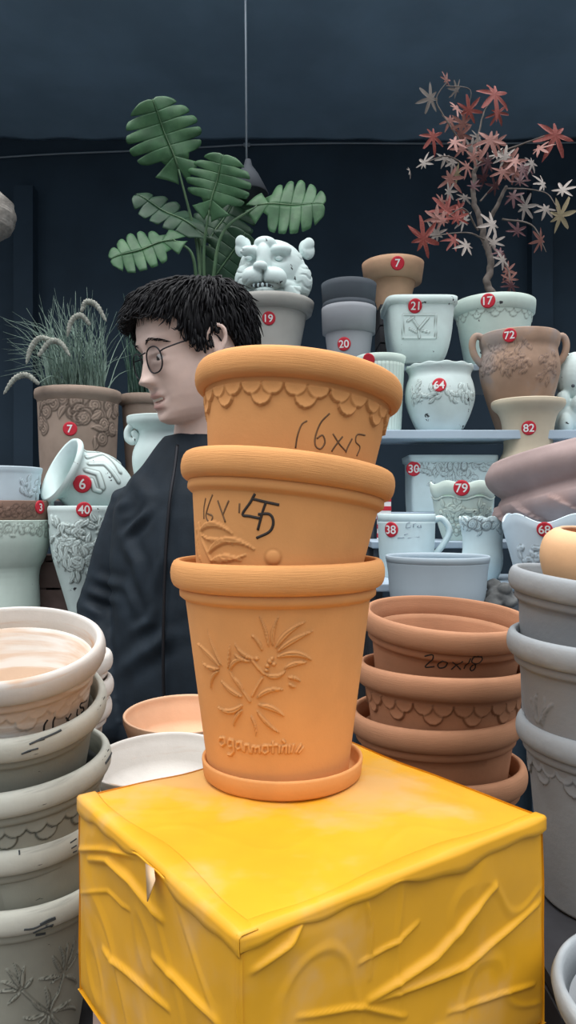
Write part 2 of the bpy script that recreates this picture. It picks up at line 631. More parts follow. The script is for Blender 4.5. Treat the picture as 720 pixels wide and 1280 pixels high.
def hero_pot(label, rim, tilt, R, mats, H=1.88, reliefs=None, group=None, n=360, rows=90, inner=None, name='flower_pot', build=None, fillet=True):
    """rim = rim centre relative to the camera height; tilt in degrees about X and Y"""
    mb, mr = mats
    rot = rot_of(*tilt)
    loc = Vector((rim[0], rim[1], rim[2] + ZC)) + rot @ Vector((0, 0, -H * R))
    t = thing(name, label, 'flower pot', loc, rot, group)
    zz = lambda z: (z + H) * R
    outer = densify([(.64 * R, zz(-H)), (.66 * R, zz(-H + .02)), (.862 * R, zz(-.37))], rows)
    if fillet:
        outer += [(.880 * R, zz(-.36)), (.90 * R, zz(-.345)), (.915 * R, zz(-.33)), (.918 * R, zz(-.30)), (.915 * R, zz(-.27)), (.90 * R, zz(-.25))]
    else:
        outer = densify([(.64 * R, zz(-H)), (.66 * R, zz(-H + .02)), (.872 * R, zz(-.31))], rows)
        outer += [(.874 * R, zz(-.30)), (.876 * R, zz(-.29)), (.878 * R, zz(-.28)), (.88 * R, zz(-.27)), (.885 * R, zz(-.26)), (.90 * R, zz(-.25))]
    inn = [(.872 * R, zz(-.21)), (.845 * R, zz(-.29)), (.805 * R, zz(-.42)), (.60 * R, zz(-H + .16)), (.56 * R, zz(-H + .10)), (.2 * R, zz(-H + .09))]
    sf = Surf(outer, loc, rot)
    rel = build(sf) if build else reliefs
    v, f, w = lathe(outer + inn, n, len(outer) - 6, rel)
    mi = None
    if inner:
        fm = np.zeros(len(f), dtype=np.int32)
        fm[(len(outer) - 1) * n:len(outer + inn) * n - n] = 1
        fm[-1] = 1
        body = mk('body', v, f, None, t, True, w, mats=[mb, inner], fmat=fm)
    else:
        body = mk('body', v, f, mb, t, True, w)
    rp = [(.905 * R, zz(-.262)), (.945 * R, zz(-.25))]
    for k in range(9):
        a = math.radians(-78 + k * 160 / 8)
        rp.append(((.94 + .06 * math.cos(a) ** .9 if math.cos(a) > 0 else .94) * R, zz(-.125 + .122 * math.sin(a))))
    ro = list(rp)
    rp += [(.925 * R, zz(0.0)), (.908 * R, zz(-.010)), (.900 * R, zz(-.04)), (.886 * R, zz(-.12)), (.866 * R, zz(-.23)), (.88 * R, zz(-.252)), (.905 * R, zz(-.262))]
    rp = np.array(rp)
    nn = 128
    th = np.linspace(0, 2 * PI, nn, endpoint=False)
    vv = np.stack([rp[:, :1] * np.cos(th), rp[:, :1] * np.sin(th), np.repeat(rp[:, 1:], nn, 1)], -1).reshape(-1, 3)
    i = np.arange(len(rp) - 1)[:, None] * nn
    j = np.arange(nn)[None, :]
    ff = np.stack([i + j, i + (j + 1) % nn, i + nn + (j + 1) % nn, i + nn + j], -1).reshape(-1, 4).tolist()
    mk('rim', vv, ff, mr, t)
    sf2 = Surf([q for q in outer if q[1] < zz(-.26)] + [q for q in ro if q[1] > zz(-.255)], loc, rot)
    return t, sf2


def px_line(sf, pts, sc, ox, oy):
    """reference points (crop pixels) -> (s, z) on the pot"""
    out = []
    for x, y in pts:
        th, z = sf.hit(ox + x / sc, oy + y / sc)
        out.append((th, z))
    return out


def leaf_build(leaves, sc, ox, oy, strokes=(), H=0.0016, dots=()):
    """leaves: (x0, y0, x1, y1, width_px, bend) in crop pixels"""
    def build(sf):
        zm = float(np.mean(sf.z))
        Lv = []
        for (x0, y0, x1, y1, w, bd) in leaves:
            (a, b) = px_line(sf, [(x0, y0), (x1, y1)], sc, ox, oy)
            Lv.append((a, b, w, bd))
        Sv = [(px_line(sf, s[0], sc, ox, oy), s[1]) for s in strokes]
        Dv = [(px_line(sf, [(x, y)], sc, ox, oy)[0], r) for x, y, r in dots]
        d = sf.M.translation.y * 0.9

        def fn(TH, Z, R):
            acc = (np.zeros_like(TH), np.zeros_like(TH))
            r = float(np.interp(zm, sf.z, sf.r))
            T2 = np.where(TH > PI / 2, TH - 2 * PI, TH)
            S = T2 * r
            k = d / F / sc
            rows = np.arange(TH.shape[0])
            cols = np.where(np.sin(TH[0]) < 0.05)[0]
            S2, Z2 = S[:, cols], Z[:, cols]
            a2 = (np.zeros_like(S2), np.zeros_like(S2))
            for line, w in Sv:
                a2 = comb(a2, stroke_h(S2, Z2, [(t * r, z) for t, z in line], w * k, H * 0.8))
            for a, b, w, bd in Lv:
                a2 = comb(a2, leaf_h(S2, Z2, (a[0] * r, a[1]), (b[0] * r, b[1]), w * k * .62, bd, H))
            for (t, z), rd in Dv:
                q = np.hypot(S2 - t * r, Z2 - z) / (rd * k)
                a2 = comb(a2, (H * np.sqrt(np.clip(1 - q * q, 0, 1)), np.exp(-((q - 1.05) / .2) ** 2)))
            acc[0][:, cols] = a2[0]
            acc[1][:, cols] = a2[1]
            return acc
        return fn
    return build


def chaikin(pts, it=2):
    pts = [tuple(p) for p in pts]
    for _ in range(it):
        out = [pts[0]]
        for a, b in zip(pts, pts[1:]):
            out += [(a[0] * .75 + b[0] * .25, a[1] * .75 + b[1] * .25), (a[0] * .25 + b[0] * .75, a[1] * .25 + b[1] * .75)]
        pts = out + [pts[-1]]
    return pts


def tr(pts, sc, ox, oy):
    return [(ox + x / sc, oy + y / sc) for x, y in pts]


OR = (M['orange'], M['orange_rim'])
# --- bottom pot of the stack on the carton
LA = [(160, 375, 30, 240, 26, -.06), (155, 385, 60, 350, 20, .1), (155, 400, 110, 505, 18, -.15), (170, 370, 85, 160, 12, .03),
      (215, 400, 320, 345, 20, .25), (205, 385, 215, 245, 12, 0),
      (470, 270, 640, 122, 24, .10), (480, 290, 680, 175, 24, .06), (480, 320, 672, 340, 28, .16), (520, 385, 648, 352, 22, .1),
      (455, 260, 490, 90, 16, .08), (430, 260, 375, 85, 12, -.05), (395, 285, 330, 195, 14, -.1), (350, 330, 240, 240, 18, .15),
      (330, 345, 235, 300, 16, .1), (410, 415, 530, 395, 22, -.22),
      (285, 545, 165, 450, 24, .08), (285, 590, 145, 600, 26, .16), (285, 620, 235, 715, 18, -.1), (330, 650, 360, 765, 12, .1),
      (365, 620, 492, 748, 18, -.06), (370, 590, 520, 655, 24, .1), (365, 555, 520, 508, 22, .16), (290, 520, 222, 425, 16, -.1),
      (540, 435, 610, 460, 16, .1), (545, 470, 585, 490, 14, -.1)]
SA = [([(215, 400), (240, 450), (300, 530), (325, 570)], 7), ([(340, 340), (375, 385), (405, 415)], 9), ([(395, 440), (360, 500), (340, 540)], 6)]
# moulded lettering under the flowers
for pts in ([(155, 800), (160, 775), (185, 775), (190, 805), (172, 820), (155, 800)],
            [(205, 810), (212, 785), (232, 790), (232, 820), (212, 825), (205, 810)], [(234, 790), (238, 850), (222, 872), (205, 868)],
            [(250, 825), (255, 800), (275, 800), (278, 830), (258, 838), (250, 825)], [(280, 802), (288, 845)],
            [(295, 850), (300, 815), (320, 815), (325, 855)], [(335, 858), (340, 825), (355, 825), (358, 855)], [(358, 830), (378, 825), (382, 858)],
            [(395, 850), (400, 820), (425, 818), (430, 850), (410, 862), (395, 850)],
            [(455, 800), (455, 858)], [(438, 818), (478, 815)], [(492, 822), (490, 858)], [(505, 855), (512, 822), (530, 820), (528, 858)],
            [(548, 820), (545, 858)], [(560, 855), (570, 815)], [(585, 855), (610, 815)], [(600, 858), (622, 830)], [(512, 790), (520, 800)]):
    SA.append((pts, 8))
DA = [(440, 345, 14), (460, 360, 12), (425, 370, 12), (365, 330, 10), (310, 320, 10), (345, 205, 8), (420, 395, 10), (450, 330, 9)]
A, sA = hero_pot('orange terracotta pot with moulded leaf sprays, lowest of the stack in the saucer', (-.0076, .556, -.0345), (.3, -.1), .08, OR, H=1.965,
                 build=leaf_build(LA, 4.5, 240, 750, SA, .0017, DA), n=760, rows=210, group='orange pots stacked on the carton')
# --- middle pot
LB = [(118, 312, 213, 322, 15, .17), (124, 322, 190, 328, 8, -.12), (140, 380, 279, 368, 18, .2), (145, 392, 255, 378, 9, -.08), (150, 362, 215, 352, 8, .2), (120, 400, 108, 300, 10, .1),
      (150, 400, 240, 398, 14, .1)]
SB = [([(115, 290), (125, 340), (150, 395)], 8)]
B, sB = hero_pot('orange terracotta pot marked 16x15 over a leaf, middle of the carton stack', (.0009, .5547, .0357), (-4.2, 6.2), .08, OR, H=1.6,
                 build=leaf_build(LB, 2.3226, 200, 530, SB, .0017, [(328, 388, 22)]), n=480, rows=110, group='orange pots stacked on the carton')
# --- top pot
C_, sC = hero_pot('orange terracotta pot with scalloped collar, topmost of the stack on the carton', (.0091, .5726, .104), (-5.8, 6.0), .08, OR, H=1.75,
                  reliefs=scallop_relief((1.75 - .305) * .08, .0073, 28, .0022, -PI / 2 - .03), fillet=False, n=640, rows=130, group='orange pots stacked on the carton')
k = lambda *s: [tr(q, 2.4828, 230, 420) for q in s]
marker(sC, k([(382, 263), (365, 275), (352, 310), (346, 348)], [(452, 240), (425, 268), (408, 310), (408, 340), (424, 350), (437, 330), (430, 308), (412, 318)],
             [(462, 303), (482, 335), (502, 357)], [(492, 312), (470, 340), (458, 358)], [(522, 318), (508, 345), (502, 362)],
             [(562, 308), (538, 306), (533, 328), (546, 345), (536, 372)]), .0007, C_, 'marker_faint', 'brown-black marker writing 16x15')
k = lambda *s: [tr(q, 2.3226, 200, 530) for q in s]
marker(sB, k([(133, 215), (128, 245), (128, 275)], [(153, 205), (140, 240), (134, 268), (145, 285), (153, 268), (138, 260)],
             [(168, 222), (190, 285)], [(200, 222), (182, 265)], [(231, 230), (230, 258)]), .0008, B, 'marker_faint', 'thin marker writing 16x1')
marker(sB, k([(276, 202), (262, 228), (240, 262), (262, 268), (290, 274)], [(268, 217), (305, 226), (346, 235)], [(308, 226), (298, 255), (284, 308)],
             [(285, 262), (318, 262), (329, 285), (318, 312), (280, 331)]), .0011, B, 'marker', 'thick black marker writing 5')

# --- saucer
sd = .5512
szt, szb = ZC - .1955, ZC - .1955
t = thing('plant_saucer', 'orange terracotta saucer under the stacked pots on the yellow carton', 'saucer', (-.0042, .556, ZC - .1965))
v, f, w = lathe([(.052, 0), (.056, .0005), (.0588, .003), (.0602, .0135), (.0600, .0148), (.0590, .0153), (.0578, .0148), (.0570, .013), (.0562, .006), (.052, .0045), (.01, .0042)], 128, 5)
mk('body', v, f, M['orange'], t)

# ------------------------------------------------------------------ right red terracotta stack
TR_ = (M['terra'], M['terra_rim'])
GR = 'red terracotta pots stacked at the right of the carton'
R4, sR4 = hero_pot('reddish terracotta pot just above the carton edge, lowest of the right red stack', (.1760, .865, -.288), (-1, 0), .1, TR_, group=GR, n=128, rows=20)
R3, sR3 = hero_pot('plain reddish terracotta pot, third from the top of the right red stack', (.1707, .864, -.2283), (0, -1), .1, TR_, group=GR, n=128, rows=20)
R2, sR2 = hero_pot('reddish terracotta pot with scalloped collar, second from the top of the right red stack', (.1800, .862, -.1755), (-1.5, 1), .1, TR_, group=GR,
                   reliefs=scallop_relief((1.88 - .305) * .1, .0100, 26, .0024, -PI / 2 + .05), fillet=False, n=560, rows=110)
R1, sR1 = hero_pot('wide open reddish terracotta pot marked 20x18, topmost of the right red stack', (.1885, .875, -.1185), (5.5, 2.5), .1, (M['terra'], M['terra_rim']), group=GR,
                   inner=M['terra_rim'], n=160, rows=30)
k = lambda *s: [tr(q, 2.88, 430, 730) for q in s]
marker(sR1, k([(290, 260), (318, 255), (318, 272), (292, 298), (326, 297)], [(352, 278), (338, 290), (344, 302), (364, 298), (372, 283), (352, 276)],
              [(390, 280), (420, 308)], [(428, 278), (386, 308)], [(456, 268), (432, 305)],
              [(496, 262), (472, 262), (460, 280), (480, 286), (498, 268), (482, 258)], [(478, 286), (455, 302), (460, 312), (472, 302), (478, 286)]), .0009, R1, 'marker',
       'black marker writing 20x18')

# ------------------------------------------------------------------ right grey stack
GY = (M['gray'], M['gray_rim'])
GG = 'ash grey pots stacked at the right edge'
LG = [(760, 930, 735, 870, 14, .1), (780, 930, 800, 860, 14, .1), (770, 935, 765, 850, 10, 0)]
G3, sG3 = hero_pot('ash grey pot with scalloped collar, lowest of the grey stack', (.277, .627, -.1791), (1.1, 2.4), .08, GY, group=GG, inner=M['gray_rim'],
                   reliefs=scallop_relief((1.88 - .37) * .08, .0085, 28, .0018, -PI / 2 - .05), n=480, rows=100)
G2, sG2 = hero_pot('ash grey pot, middle of the grey stack, with a moulded leaf near its foot', (.2665, .619, -.1016), (2.2, .7), .08, GY, group=GG, inner=M['gray_rim'],
                   build=leaf_build([(672, 905, 672, 865, 5, .1), (674, 905, 680, 872, 4, -.1), (678, 908, 692, 880, 4, .1), (670, 900, 664, 872, 3, .1)], 1, 0, 0, (), .0016), n=320, rows=80)
G1, sG1 = hero_pot('ash grey pot holding the small peach bowl, topmost of the grey stack', (.2752, .6414, -.0557), (3.0, 5.6), .08, GY, group=GG, inner=M['gray_rim'], n=160, rows=30)

# ------------------------------------------------------------------ left whitewashed and sage stack
LG_ = 'painted pots stacked at the left edge'
L1, sL1 = hero_pot('limewashed clay pot with white swirled inside, topmost of the left stack', (-.2324, .609, -.1056), (14, 3), .08, (M['limed'], M['limed_in']), group=LG_, inner=M['limed_inside'],
                   reliefs=scallop_relief((1.88 - .37) * .08, .0082, 28, .0014, -PI / 2 + .9), n=420, rows=90)
k = lambda *s: [tr(q, 4.5, 0, 740) for q in s]
marker(sL1, k([(268, 718), (250, 748), (246, 785)], [(325, 680), (302, 720), (297, 768)], [(370, 705), (394, 732)], [(400, 683), (374, 726)],
              [(436, 658), (432, 688), (442, 704)], [(486, 610), (456, 626), (452, 648), (468, 650), (470, 666), (455, 680)]), .0010, L1, 'marker', 'black marker writing 16x15')
SG = (M['sage'], M['sage_rim'])
L2, sL2 = hero_pot('sage painted pot with scraped rim, second from the top of the left stack', (-.2333, .6173, -.1495), (14, 4.6), .08, SG, group=LG_, n=160, rows=40)
L3, sL3 = hero_pot('sage scalloped pot with dark inside, third from the top of the left stack', (-.2327, .6279, -.2061), (4.7, -3), .08, SG, group=LG_, inner=M['dark_in'],
                   reliefs=scallop_relief((1.88 - .37) * .08, .0085, 28, .0014, -PI / 2 + .55), n=480, rows=100)
L4, sL4 = hero_pot('plain sage painted pot, fourth from the top of the left stack', (-.2380, .638, -.2555), (3, 1), .08, SG, group=LG_, n=160, rows=40)
LL = []
for (cx, cy, spec) in ((100, 930, ((-75, -100), (-40, -125), (10, -110), (-100, -40), (-65, 60), (50, -60), (-110, 10))),
                       (285, 860, ((-50, -90), (-20, -130), (20, -150), (50, -180), (70, -120), (-110, 20), (60, 40), (-60, 40))),
                       (220, 1030, ((-20, -120), (-80, -55), (-120, 20), (-60, 60), (100, -60), (120, -10), (80, 50), (50, -105), (0, 70)))):
    for dx, dy in spec:
        LL.append((cx + dx * .15, cy + dy * .15, cx + dx, cy + dy, 15, random.uniform(-.12, .12)))
L5, sL5 = hero_pot('sage painted pot with dark-lined moulded leaf sprays, lowest of the left stack', (-.2330, .640, -.3045), (1, 1.5), .08, SG, group=LG_,
                   build=leaf_build(LL, 3.6, 0, 980, [([(100, 930), (160, 985), (220, 1030)], 6), ([(285, 860), (260, 950), (225, 1010)], 6)], .0016), n=560, rows=130)

k6 = lambda *s: [tr(q, 4.5, 0, 740) for q in s]
k7 = lambda *s: [tr(q, 4.5, 0, 900) for q in s]
k8 = lambda *s: [tr(q, 3.6, 0, 980) for q in s]


def scrape(sf, strokes, rad, parent):
    o = marker(sf, strokes, rad, parent, 'dark_in')
    o.name = 'paint_scrape'
    o['label'] = 'dark scrape through the paint'


scrape(sL2, k6([(165, 858), (210, 838), (250, 826)], [(230, 828), (300, 800), (345, 778)], [(180, 850), (240, 824)]), .0010, L2)
scrape(sL2, k6([(120, 912), (160, 895), (215, 880)], [(130, 908), (175, 893)]), .0009, L2)
for st_, r_ in (([(395, 692), (430, 668)], .0007), ([(402, 722), (430, 705)], .0007), ([(410, 745), (432, 735)], .0007), ([(108, 735), (110, 760)], .0007),
               ([(290, 945), (338, 930)], .0005), ([(288, 972), (342, 952)], .0005)):
    scrape(sL4, k7(st_), r_, L4)
scrape(sL3, k7([(592, 245), (612, 215), (626, 185)], [(600, 235), (620, 205)]), .0013, L3)
scrape(sL5, k8([(108, 655), (150, 650), (200, 628), (250, 605)], [(150, 668), (190, 650), (240, 632)], [(180, 632), (215, 612), (248, 600)], [(160, 680), (205, 672)], [(205, 640), (235, 640)]), .0011, L5)

# stack glimpsed behind the left one
KG = 'limewashed pots stacked behind the left stack'
for i, (z, dx, lab) in enumerate(((-.218, 0, 'lowest'), (-.193, .002, 'middle'), (-.164, .001, 'topmost'))):
    hero_pot('limewashed clay pot peeking out beside the man, %s of the hidden left stack' % lab, (-.2845 + dx, .85, z), (1, -1), .08, (M['limed'], M['limed_in']), group=KG, n=96, rows=16)

# ------------------------------------------------------------------ generic pot drawn as a profile
def pot(name, label, cat, u, d, prof, m, base_z=None, tilt=(0, 0), spin=0.0, shape=None, relief=None, n=96, rows=30, group=None,
        inner=None, rim=0, wall=2.6, wave=None, floor=0.12, mrim=None, origin=None, relief_b=None):
    """prof: (half width, row) in reference pixels from foot to rim; rim = number of last rows that form the rim"""
    zf = lambda hw, v: ZC - (v - HY) / F * (d - 0.8 * hw * d / F)
    pr = [(hw * d / F, zf(hw, v)) for hw, v in prof]
    if base_z is not None:
        pr[0] = (pr[0][0], base_z)
    zb = pr[0][1]
    pr = [(r, z - zb) for r, z in pr]
    if not rim:
        pr = chaikin(pr)
    elif len(pr) - rim > 3:
        pr = chaikin(pr[:-rim]) + pr[-rim:]
    loc = origin if origin is not None else Vector(((u - CX) / F * d, d, zb))
    rot = rot_of(*tilt) @ Matrix.Rotation(spin, 3, 'Z')
    t = thing(name, label, cat, loc, rot, group)
    w = wall * d / F
    top = pr[-1]
    nb = len(pr) - rim if rim else len(pr)
    sf = Surf(pr, loc, rot, shape)
    bpr = pr[:nb]
    outer = densify(bpr, rows)
    hb = top[1]
    inn = []
    if rim:
        inn.append((max(bpr[-1][0] - w, w), bpr[-1][1]))
    else:
        inn += [(top[0] - w * .3, top[1] + w * .25), (top[0] - w * .8, top[1] + w * .1), (top[0] - w, top[1] - w * .5)]
    for r, z in reversed(bpr[:-1]):
        if z > hb * floor * 1.2 and z < inn[-1][1] - .002:
            inn.append((max(r - w, w), z))
    inn.append((max(pr[0][0] - w, w), hb * floor))
    inn.append((w * .3, hb * floor))
    rel = relief(sf) if relief_b else relief
    v, f, ws = lathe(outer + inn, n, len(outer), rel, shape, (None if rim else wave))
    if inner:
        fm = np.zeros(len(f), dtype=np.int32)
        fm[(len(outer)) * n:] = 1
        fm[-2] = 0
        mk('body', v, f, None, t, True, ws, mats=[m, inner], fmat=fm)
    else:
        mk('body', v, f, m, t, True, ws)
    if rim:
        zr = bpr[-1][1] - w * .25
        rp = [(bpr[-1][0] * .985, zr), (bpr[-1][0] + w * .04, bpr[-1][1])] + pr[nb:]
        rp += [(top[0] - w * .35, top[1] + w * .25), (top[0] - w * .8, top[1] + w * .1), (top[0] - w, top[1] - w * .5),
               (max(bpr[-1][0] - w * 1.05, w), zr), (bpr[-1][0] * .985, zr)]
        vv, ff, _ = lathe(rp, n, 0, None, shape, wave)
        mk('rim', vv, ff[:-2], mrim or m, t)
    return t, sf


def soil(t, sf, frac=.93, drop=.012):
    zt = float(sf.z[-1]) - drop
    r = float(np.interp(zt, sf.z, sf.r)) * frac
    v = [(0, 0, zt + .004)]
    for k in range(40):
        a = 2 * PI * k / 40
        v.append((r * math.cos(a), r * math.sin(a), zt))
    mk('soil', v, [(0, 1 + k, 1 + (k + 1) % 40) for k in range(40)], M['soil'], t)


# ------------------------------------------------------------------ the yellow taped carton
zt = ZC - .1965
cL, cF, cR = Vector((-.1456, .5115, 0)), Vector((-.0222, .3413, 0)), Vector((.1670, .4778, 0))
cB = cL + cR - cF
zbot = .97
hbox = zt - zbot
M['tape'] = mat('yellow_packing_tape', (0.74, 0.365, 0.016), 0.42, 0.10, 9, 0.15, 14, spec=0.4,
                patch=((0.70, 0.40, 0.13), 8, 0.48, 0.66), chips=((0.78, 0.55, 0.28), 22, 0.745))
M['tape_clear'] = mat('amber_packing_tape', (0.62, 0.33, 0.045), 0.32, 0.12, 10, 0.15, 14, spec=0.5,
                      patch=((0.50, 0.26, 0.05), 7, 0.45, 0.65))
M['card'] = mat('pinkish_cardboard', (0.42, 0.30, 0.25), 0.85, 0.1, 15)
M['tape_torn'] = mat('pale_torn_tape', (0.62, 0.42, 0.25), 0.4, 0.08, 15)
cart = thing('carton', 'carton wrapped in glossy yellow packing tape under the orange pots', 'box', (cF.x, cF.y, zbot))
o0 = Vector((cF.x, cF.y, zbot))


def ray_plane(u, v, p0, nrm):
    d = Vector(((u - CX) / F, 1.0, -(v - HY) / F))
    o = Vector((0, 0, ZC))
    return o + d * ((p0 - o).dot(nrm) / d.dot(nrm))


def box_faces():
    g = Geo()
    E = [cF, cR, cB, cL]
    up = Vector((0, 0, hbox))

    def grid(p0, a, b, na, nb, nrm, ridges, amp, mask_=1.0):
        A = np.linspace(0, 1, na)
        S, T = np.meshgrid(A, np.linspace(0, 1, nb))
        la, lb = a.length, b.length
        h = np.zeros_like(S)
        for line, w, H in ridges:
            q, t = seg_field(S * la, T * lb, line)
            h = np.maximum(h, .75 * H * np.exp(-(q / (w * .55)) ** 2) * np.sin(PI * np.clip(t * .9 + .05, 0, 1)) ** .5)
        edge = np.clip(np.minimum(np.minimum(S, 1 - S) * la, np.minimum(T, 1 - T) * lb) / .012, 0, 1)
        vs = []
        for jj in range(nb):
            for ii in range(na):
                p = p0 + a * S[jj, ii] + b * T[jj, ii]
                nz = noise.noise(p * 14) * amp + noise.noise(p * 45) * amp * .25 + max(0, .12 - abs(noise.noise(Vector((p.x * 22 + p.z * 9, p.y * 22 - p.z * 9, p.z * 16))))) * amp * 4.0 * mask_
                p = p + nrm * (h[jj, ii] * min(1, edge[jj, ii] + .15) + nz * edge[jj, ii])
                # soft dented edges shared by neighbouring faces
                c = (cF + cR + cB + cL) / 4
                k = Vector((noise.noise(p * 20 + Vector((5, 0, 0))), noise.noise(p * 20 + Vector((0, 9, 0))), noise.noise(p * 20 + Vector((0, 0, 3))))) * .0018
                p = p + k
                r_ = (1 - edge[jj, ii])
                p = p - nrm * (r_ ** 3 * .0022)
                vs.append(p - o0)
        fs = [(j * na + i, j * na + i + 1, (j + 1) * na + i + 1, (j + 1) * na + i) for j in range(nb - 1) for i in range(na - 1)]
        g.add(vs, fs)

    z0 = Vector((0, 0, zbot))
    # left face F->L
    aL, aR = cL - cF, cR - cF
    nL = Vector((-(aL.y), aL.x, 0)).normalized()
    if nL.y > 0:
        nL = -nL
    nR = Vector((aR.y, -aR.x, 0)).normalized()

    def ridge(pts, sc, ox, oy, a, nrm, w, H):
        out = []
        for x, y in pts:
            p = ray_plane(ox + x / sc, oy + y / sc, cF + z0, nrm) - (cF + z0)
            out.append((p.dot(a.normalized()), p.z))
        return (np.array(out), w, H)
    rl = [ridge(p, 3.6, 0, 980, aL, nL, w, H) for p, w, H in (
        ([(360, 285), (500, 300), (640, 325)], .0030, .0040), ([(410, 335), (490, 345), (600, 440), (735, 600)], .0045, .0055),
        ([(365, 490), (480, 485), (540, 545), (580, 572)], .0018, .0022), ([(460, 745), (510, 795), (600, 870), (760, 1020)], .0032, .0042),
        ([(440, 160), (520, 210), (580, 270)], .0025, .0030), ([(700, 780), (860, 940), (980, 1080)], .004, .004))]
    rr = [ridge(p, 1.125, 80, 920, aR, nR, w, H) for p, w, H in (
        ([(345, 240), (315, 290), (268, 328)], .0030, .0045), ([(430, 375), (520, 310), (605, 208)], .0040, .0055),
        ([(436, 374), (560, 325), (670, 235)], .0035, .0045), ([(415, 322), (470, 290), (500, 262)], .0020, .003),
        ([(420, 200), (430, 270), (430, 345)], .0022, .0025), ([(540, 390), (620, 360), (660, 352)], .0025, .0025),
        ([(330, 395), (420, 385), (480, 395)], .0025, .003), ([(360, 230), (470, 190), (600, 150)], .004, .004))]
    grid(cF + z0, aL, up, 170, 120, nL, rl, .0016)
    grid(cF + z0, aR, up, 180, 120, nR, rr, .0018)
    grid(cF + z0 + up, aR, aL, 90, 90, Vector((0, 0, 1)), [], .0009)
    grid(cB + z0, cL - cB, up, 30, 20, -nR, [], .001)
    grid(cB + z0, cR - cB, up, 30, 20, -nL, [], .001)
    g.add([cF + z0 - o0, cR + z0 - o0, cB + z0 - o0, cL + z0 - o0], [(0, 3, 2, 1)])
    return g, nL, nR


g, nL, nR = box_faces()
g.mk('box_body', M['tape'], cart)


def edge_strip(a, b, nrm, inset, drop, amp, seed, m, label, lift=.0010):
    """strip of tape folded over a top edge with a ragged hanging border"""
    g = Geo()
    rr = random.Random(seed)
    n = 70
    ph = [rr.uniform(0, 6.28) for _ in range(4)]
    rows = []
    inn = -nrm
    for i in range(n):
        s = i / (n - 1)
        p = a.lerp(b, s)
        wob = (math.sin(s * 7 + ph[0]) + .6 * math.sin(s * 17 + ph[1]) + .3 * math.sin(s * 41 + ph[2])) / 1.9
        dn = drop + amp * wob
        ins = inset + .003 * math.sin(s * 9 + ph[3])
        tap = min(1, s / .04, (1 - s) / .04)
        lf = (lift + .0005 * max(0, math.sin(s * 23 + ph[2]))) * tap + .0002
        top = Vector((0, 0, lf))
        rows.append([p + inn * ins + top * .6, p + inn * (ins - .0008) + top, p + inn * .0022 + top, p + inn * .0010 + top * .7, p + nrm * lf * .7 - Vector((0, 0, .0010)), p + nrm * lf - Vector((0, 0, .0024)),
                     p + nrm * lf - Vector((0, 0, dn * .6)), p + nrm * (lf + .0006 * tap) - Vector((0, 0, dn - .0007)), p + nrm * lf * .3 - Vector((0, 0, dn))])
    k = len(rows[0])
    vs, fs = [], []
    for rws in rows:
        vs += [q + Vector((0, 0, zt)) - o0 for q in rws]
    for i in range(n - 1):
        for j in range(k - 1):
            fs.append((i * k + j, i * k + j + 1, (i + 1) * k + j + 1, (i + 1) * k + j))
    g.add(vs, fs)
    o = g.mk('tape_strip', m, cart)
    o['label'] = label
    s = o.modifiers.new('t', 'SOLIDIFY')
    s.thickness = .0005
    return o


edge_strip(cF, cL, nL, .012, .0065, .0055, 3, M['tape'], 'crumpled tape strip folded over the left edge')
edge_strip(cF, cR, nR, .010, .008, .006, 11, M['tape'], 'crumpled tape strip folded over the right edge')
# loose torn end of tape on the left face
p = [ray_plane(*q, cF + Vector((0, 0, zbot)), nL) + nL * l for q, l in (((187, 1078), .002), ((199, 1084), .003), ((207, 1096), .006), ((206, 1120), .010), ((199, 1104), .007), ((191, 1093), .003))]
q = mk('torn_tape_end', [a - o0 for a in p], [(0, 1, 2), (0, 2, 4), (2, 3, 4), (0, 4, 5)], M['tape_torn'], cart)
q['label'] = 'pale torn end of tape curling off the left face'
s = q.modifiers.new('t', 'SOLIDIFY')
s.thickness = .0006


# ------------------------------------------------------------------ table, crates and racks
def board(name, lo, hi, m, parent=None, off=None):
    g = Geo()
    lo, hi = Vector(lo), Vector(hi)
    if off is not None:
        lo, hi = lo - off, hi - off
    g.box(lo, hi)
    o = g.mk(name, m, parent, smooth=False)
    b = o.modifiers.new('b', 'BEVEL')
    b.width = .002
    b.segments = 2
    return o


tb = thing('display_table', 'weathered plank table carrying the stacked pots and the cartons', 'table', (0, .66, 0))
off = Vector((0, .66, 0))
for i in range(6):
    y0 = .29 + i * .1225
    board('plank', (-.58, y0, .775), (.50, y0 + .119, .80), M['wood'], tb, off)
for x in (-.54, .44):
    for y in (.33, .96):
        board('leg', (x, y, 0), (x + .05, y + .05, .775), M['wood'], tb, off)
    board('crossbar', (x, .38, .70), (x + .05, .96, .75), M['wood'], tb, off)


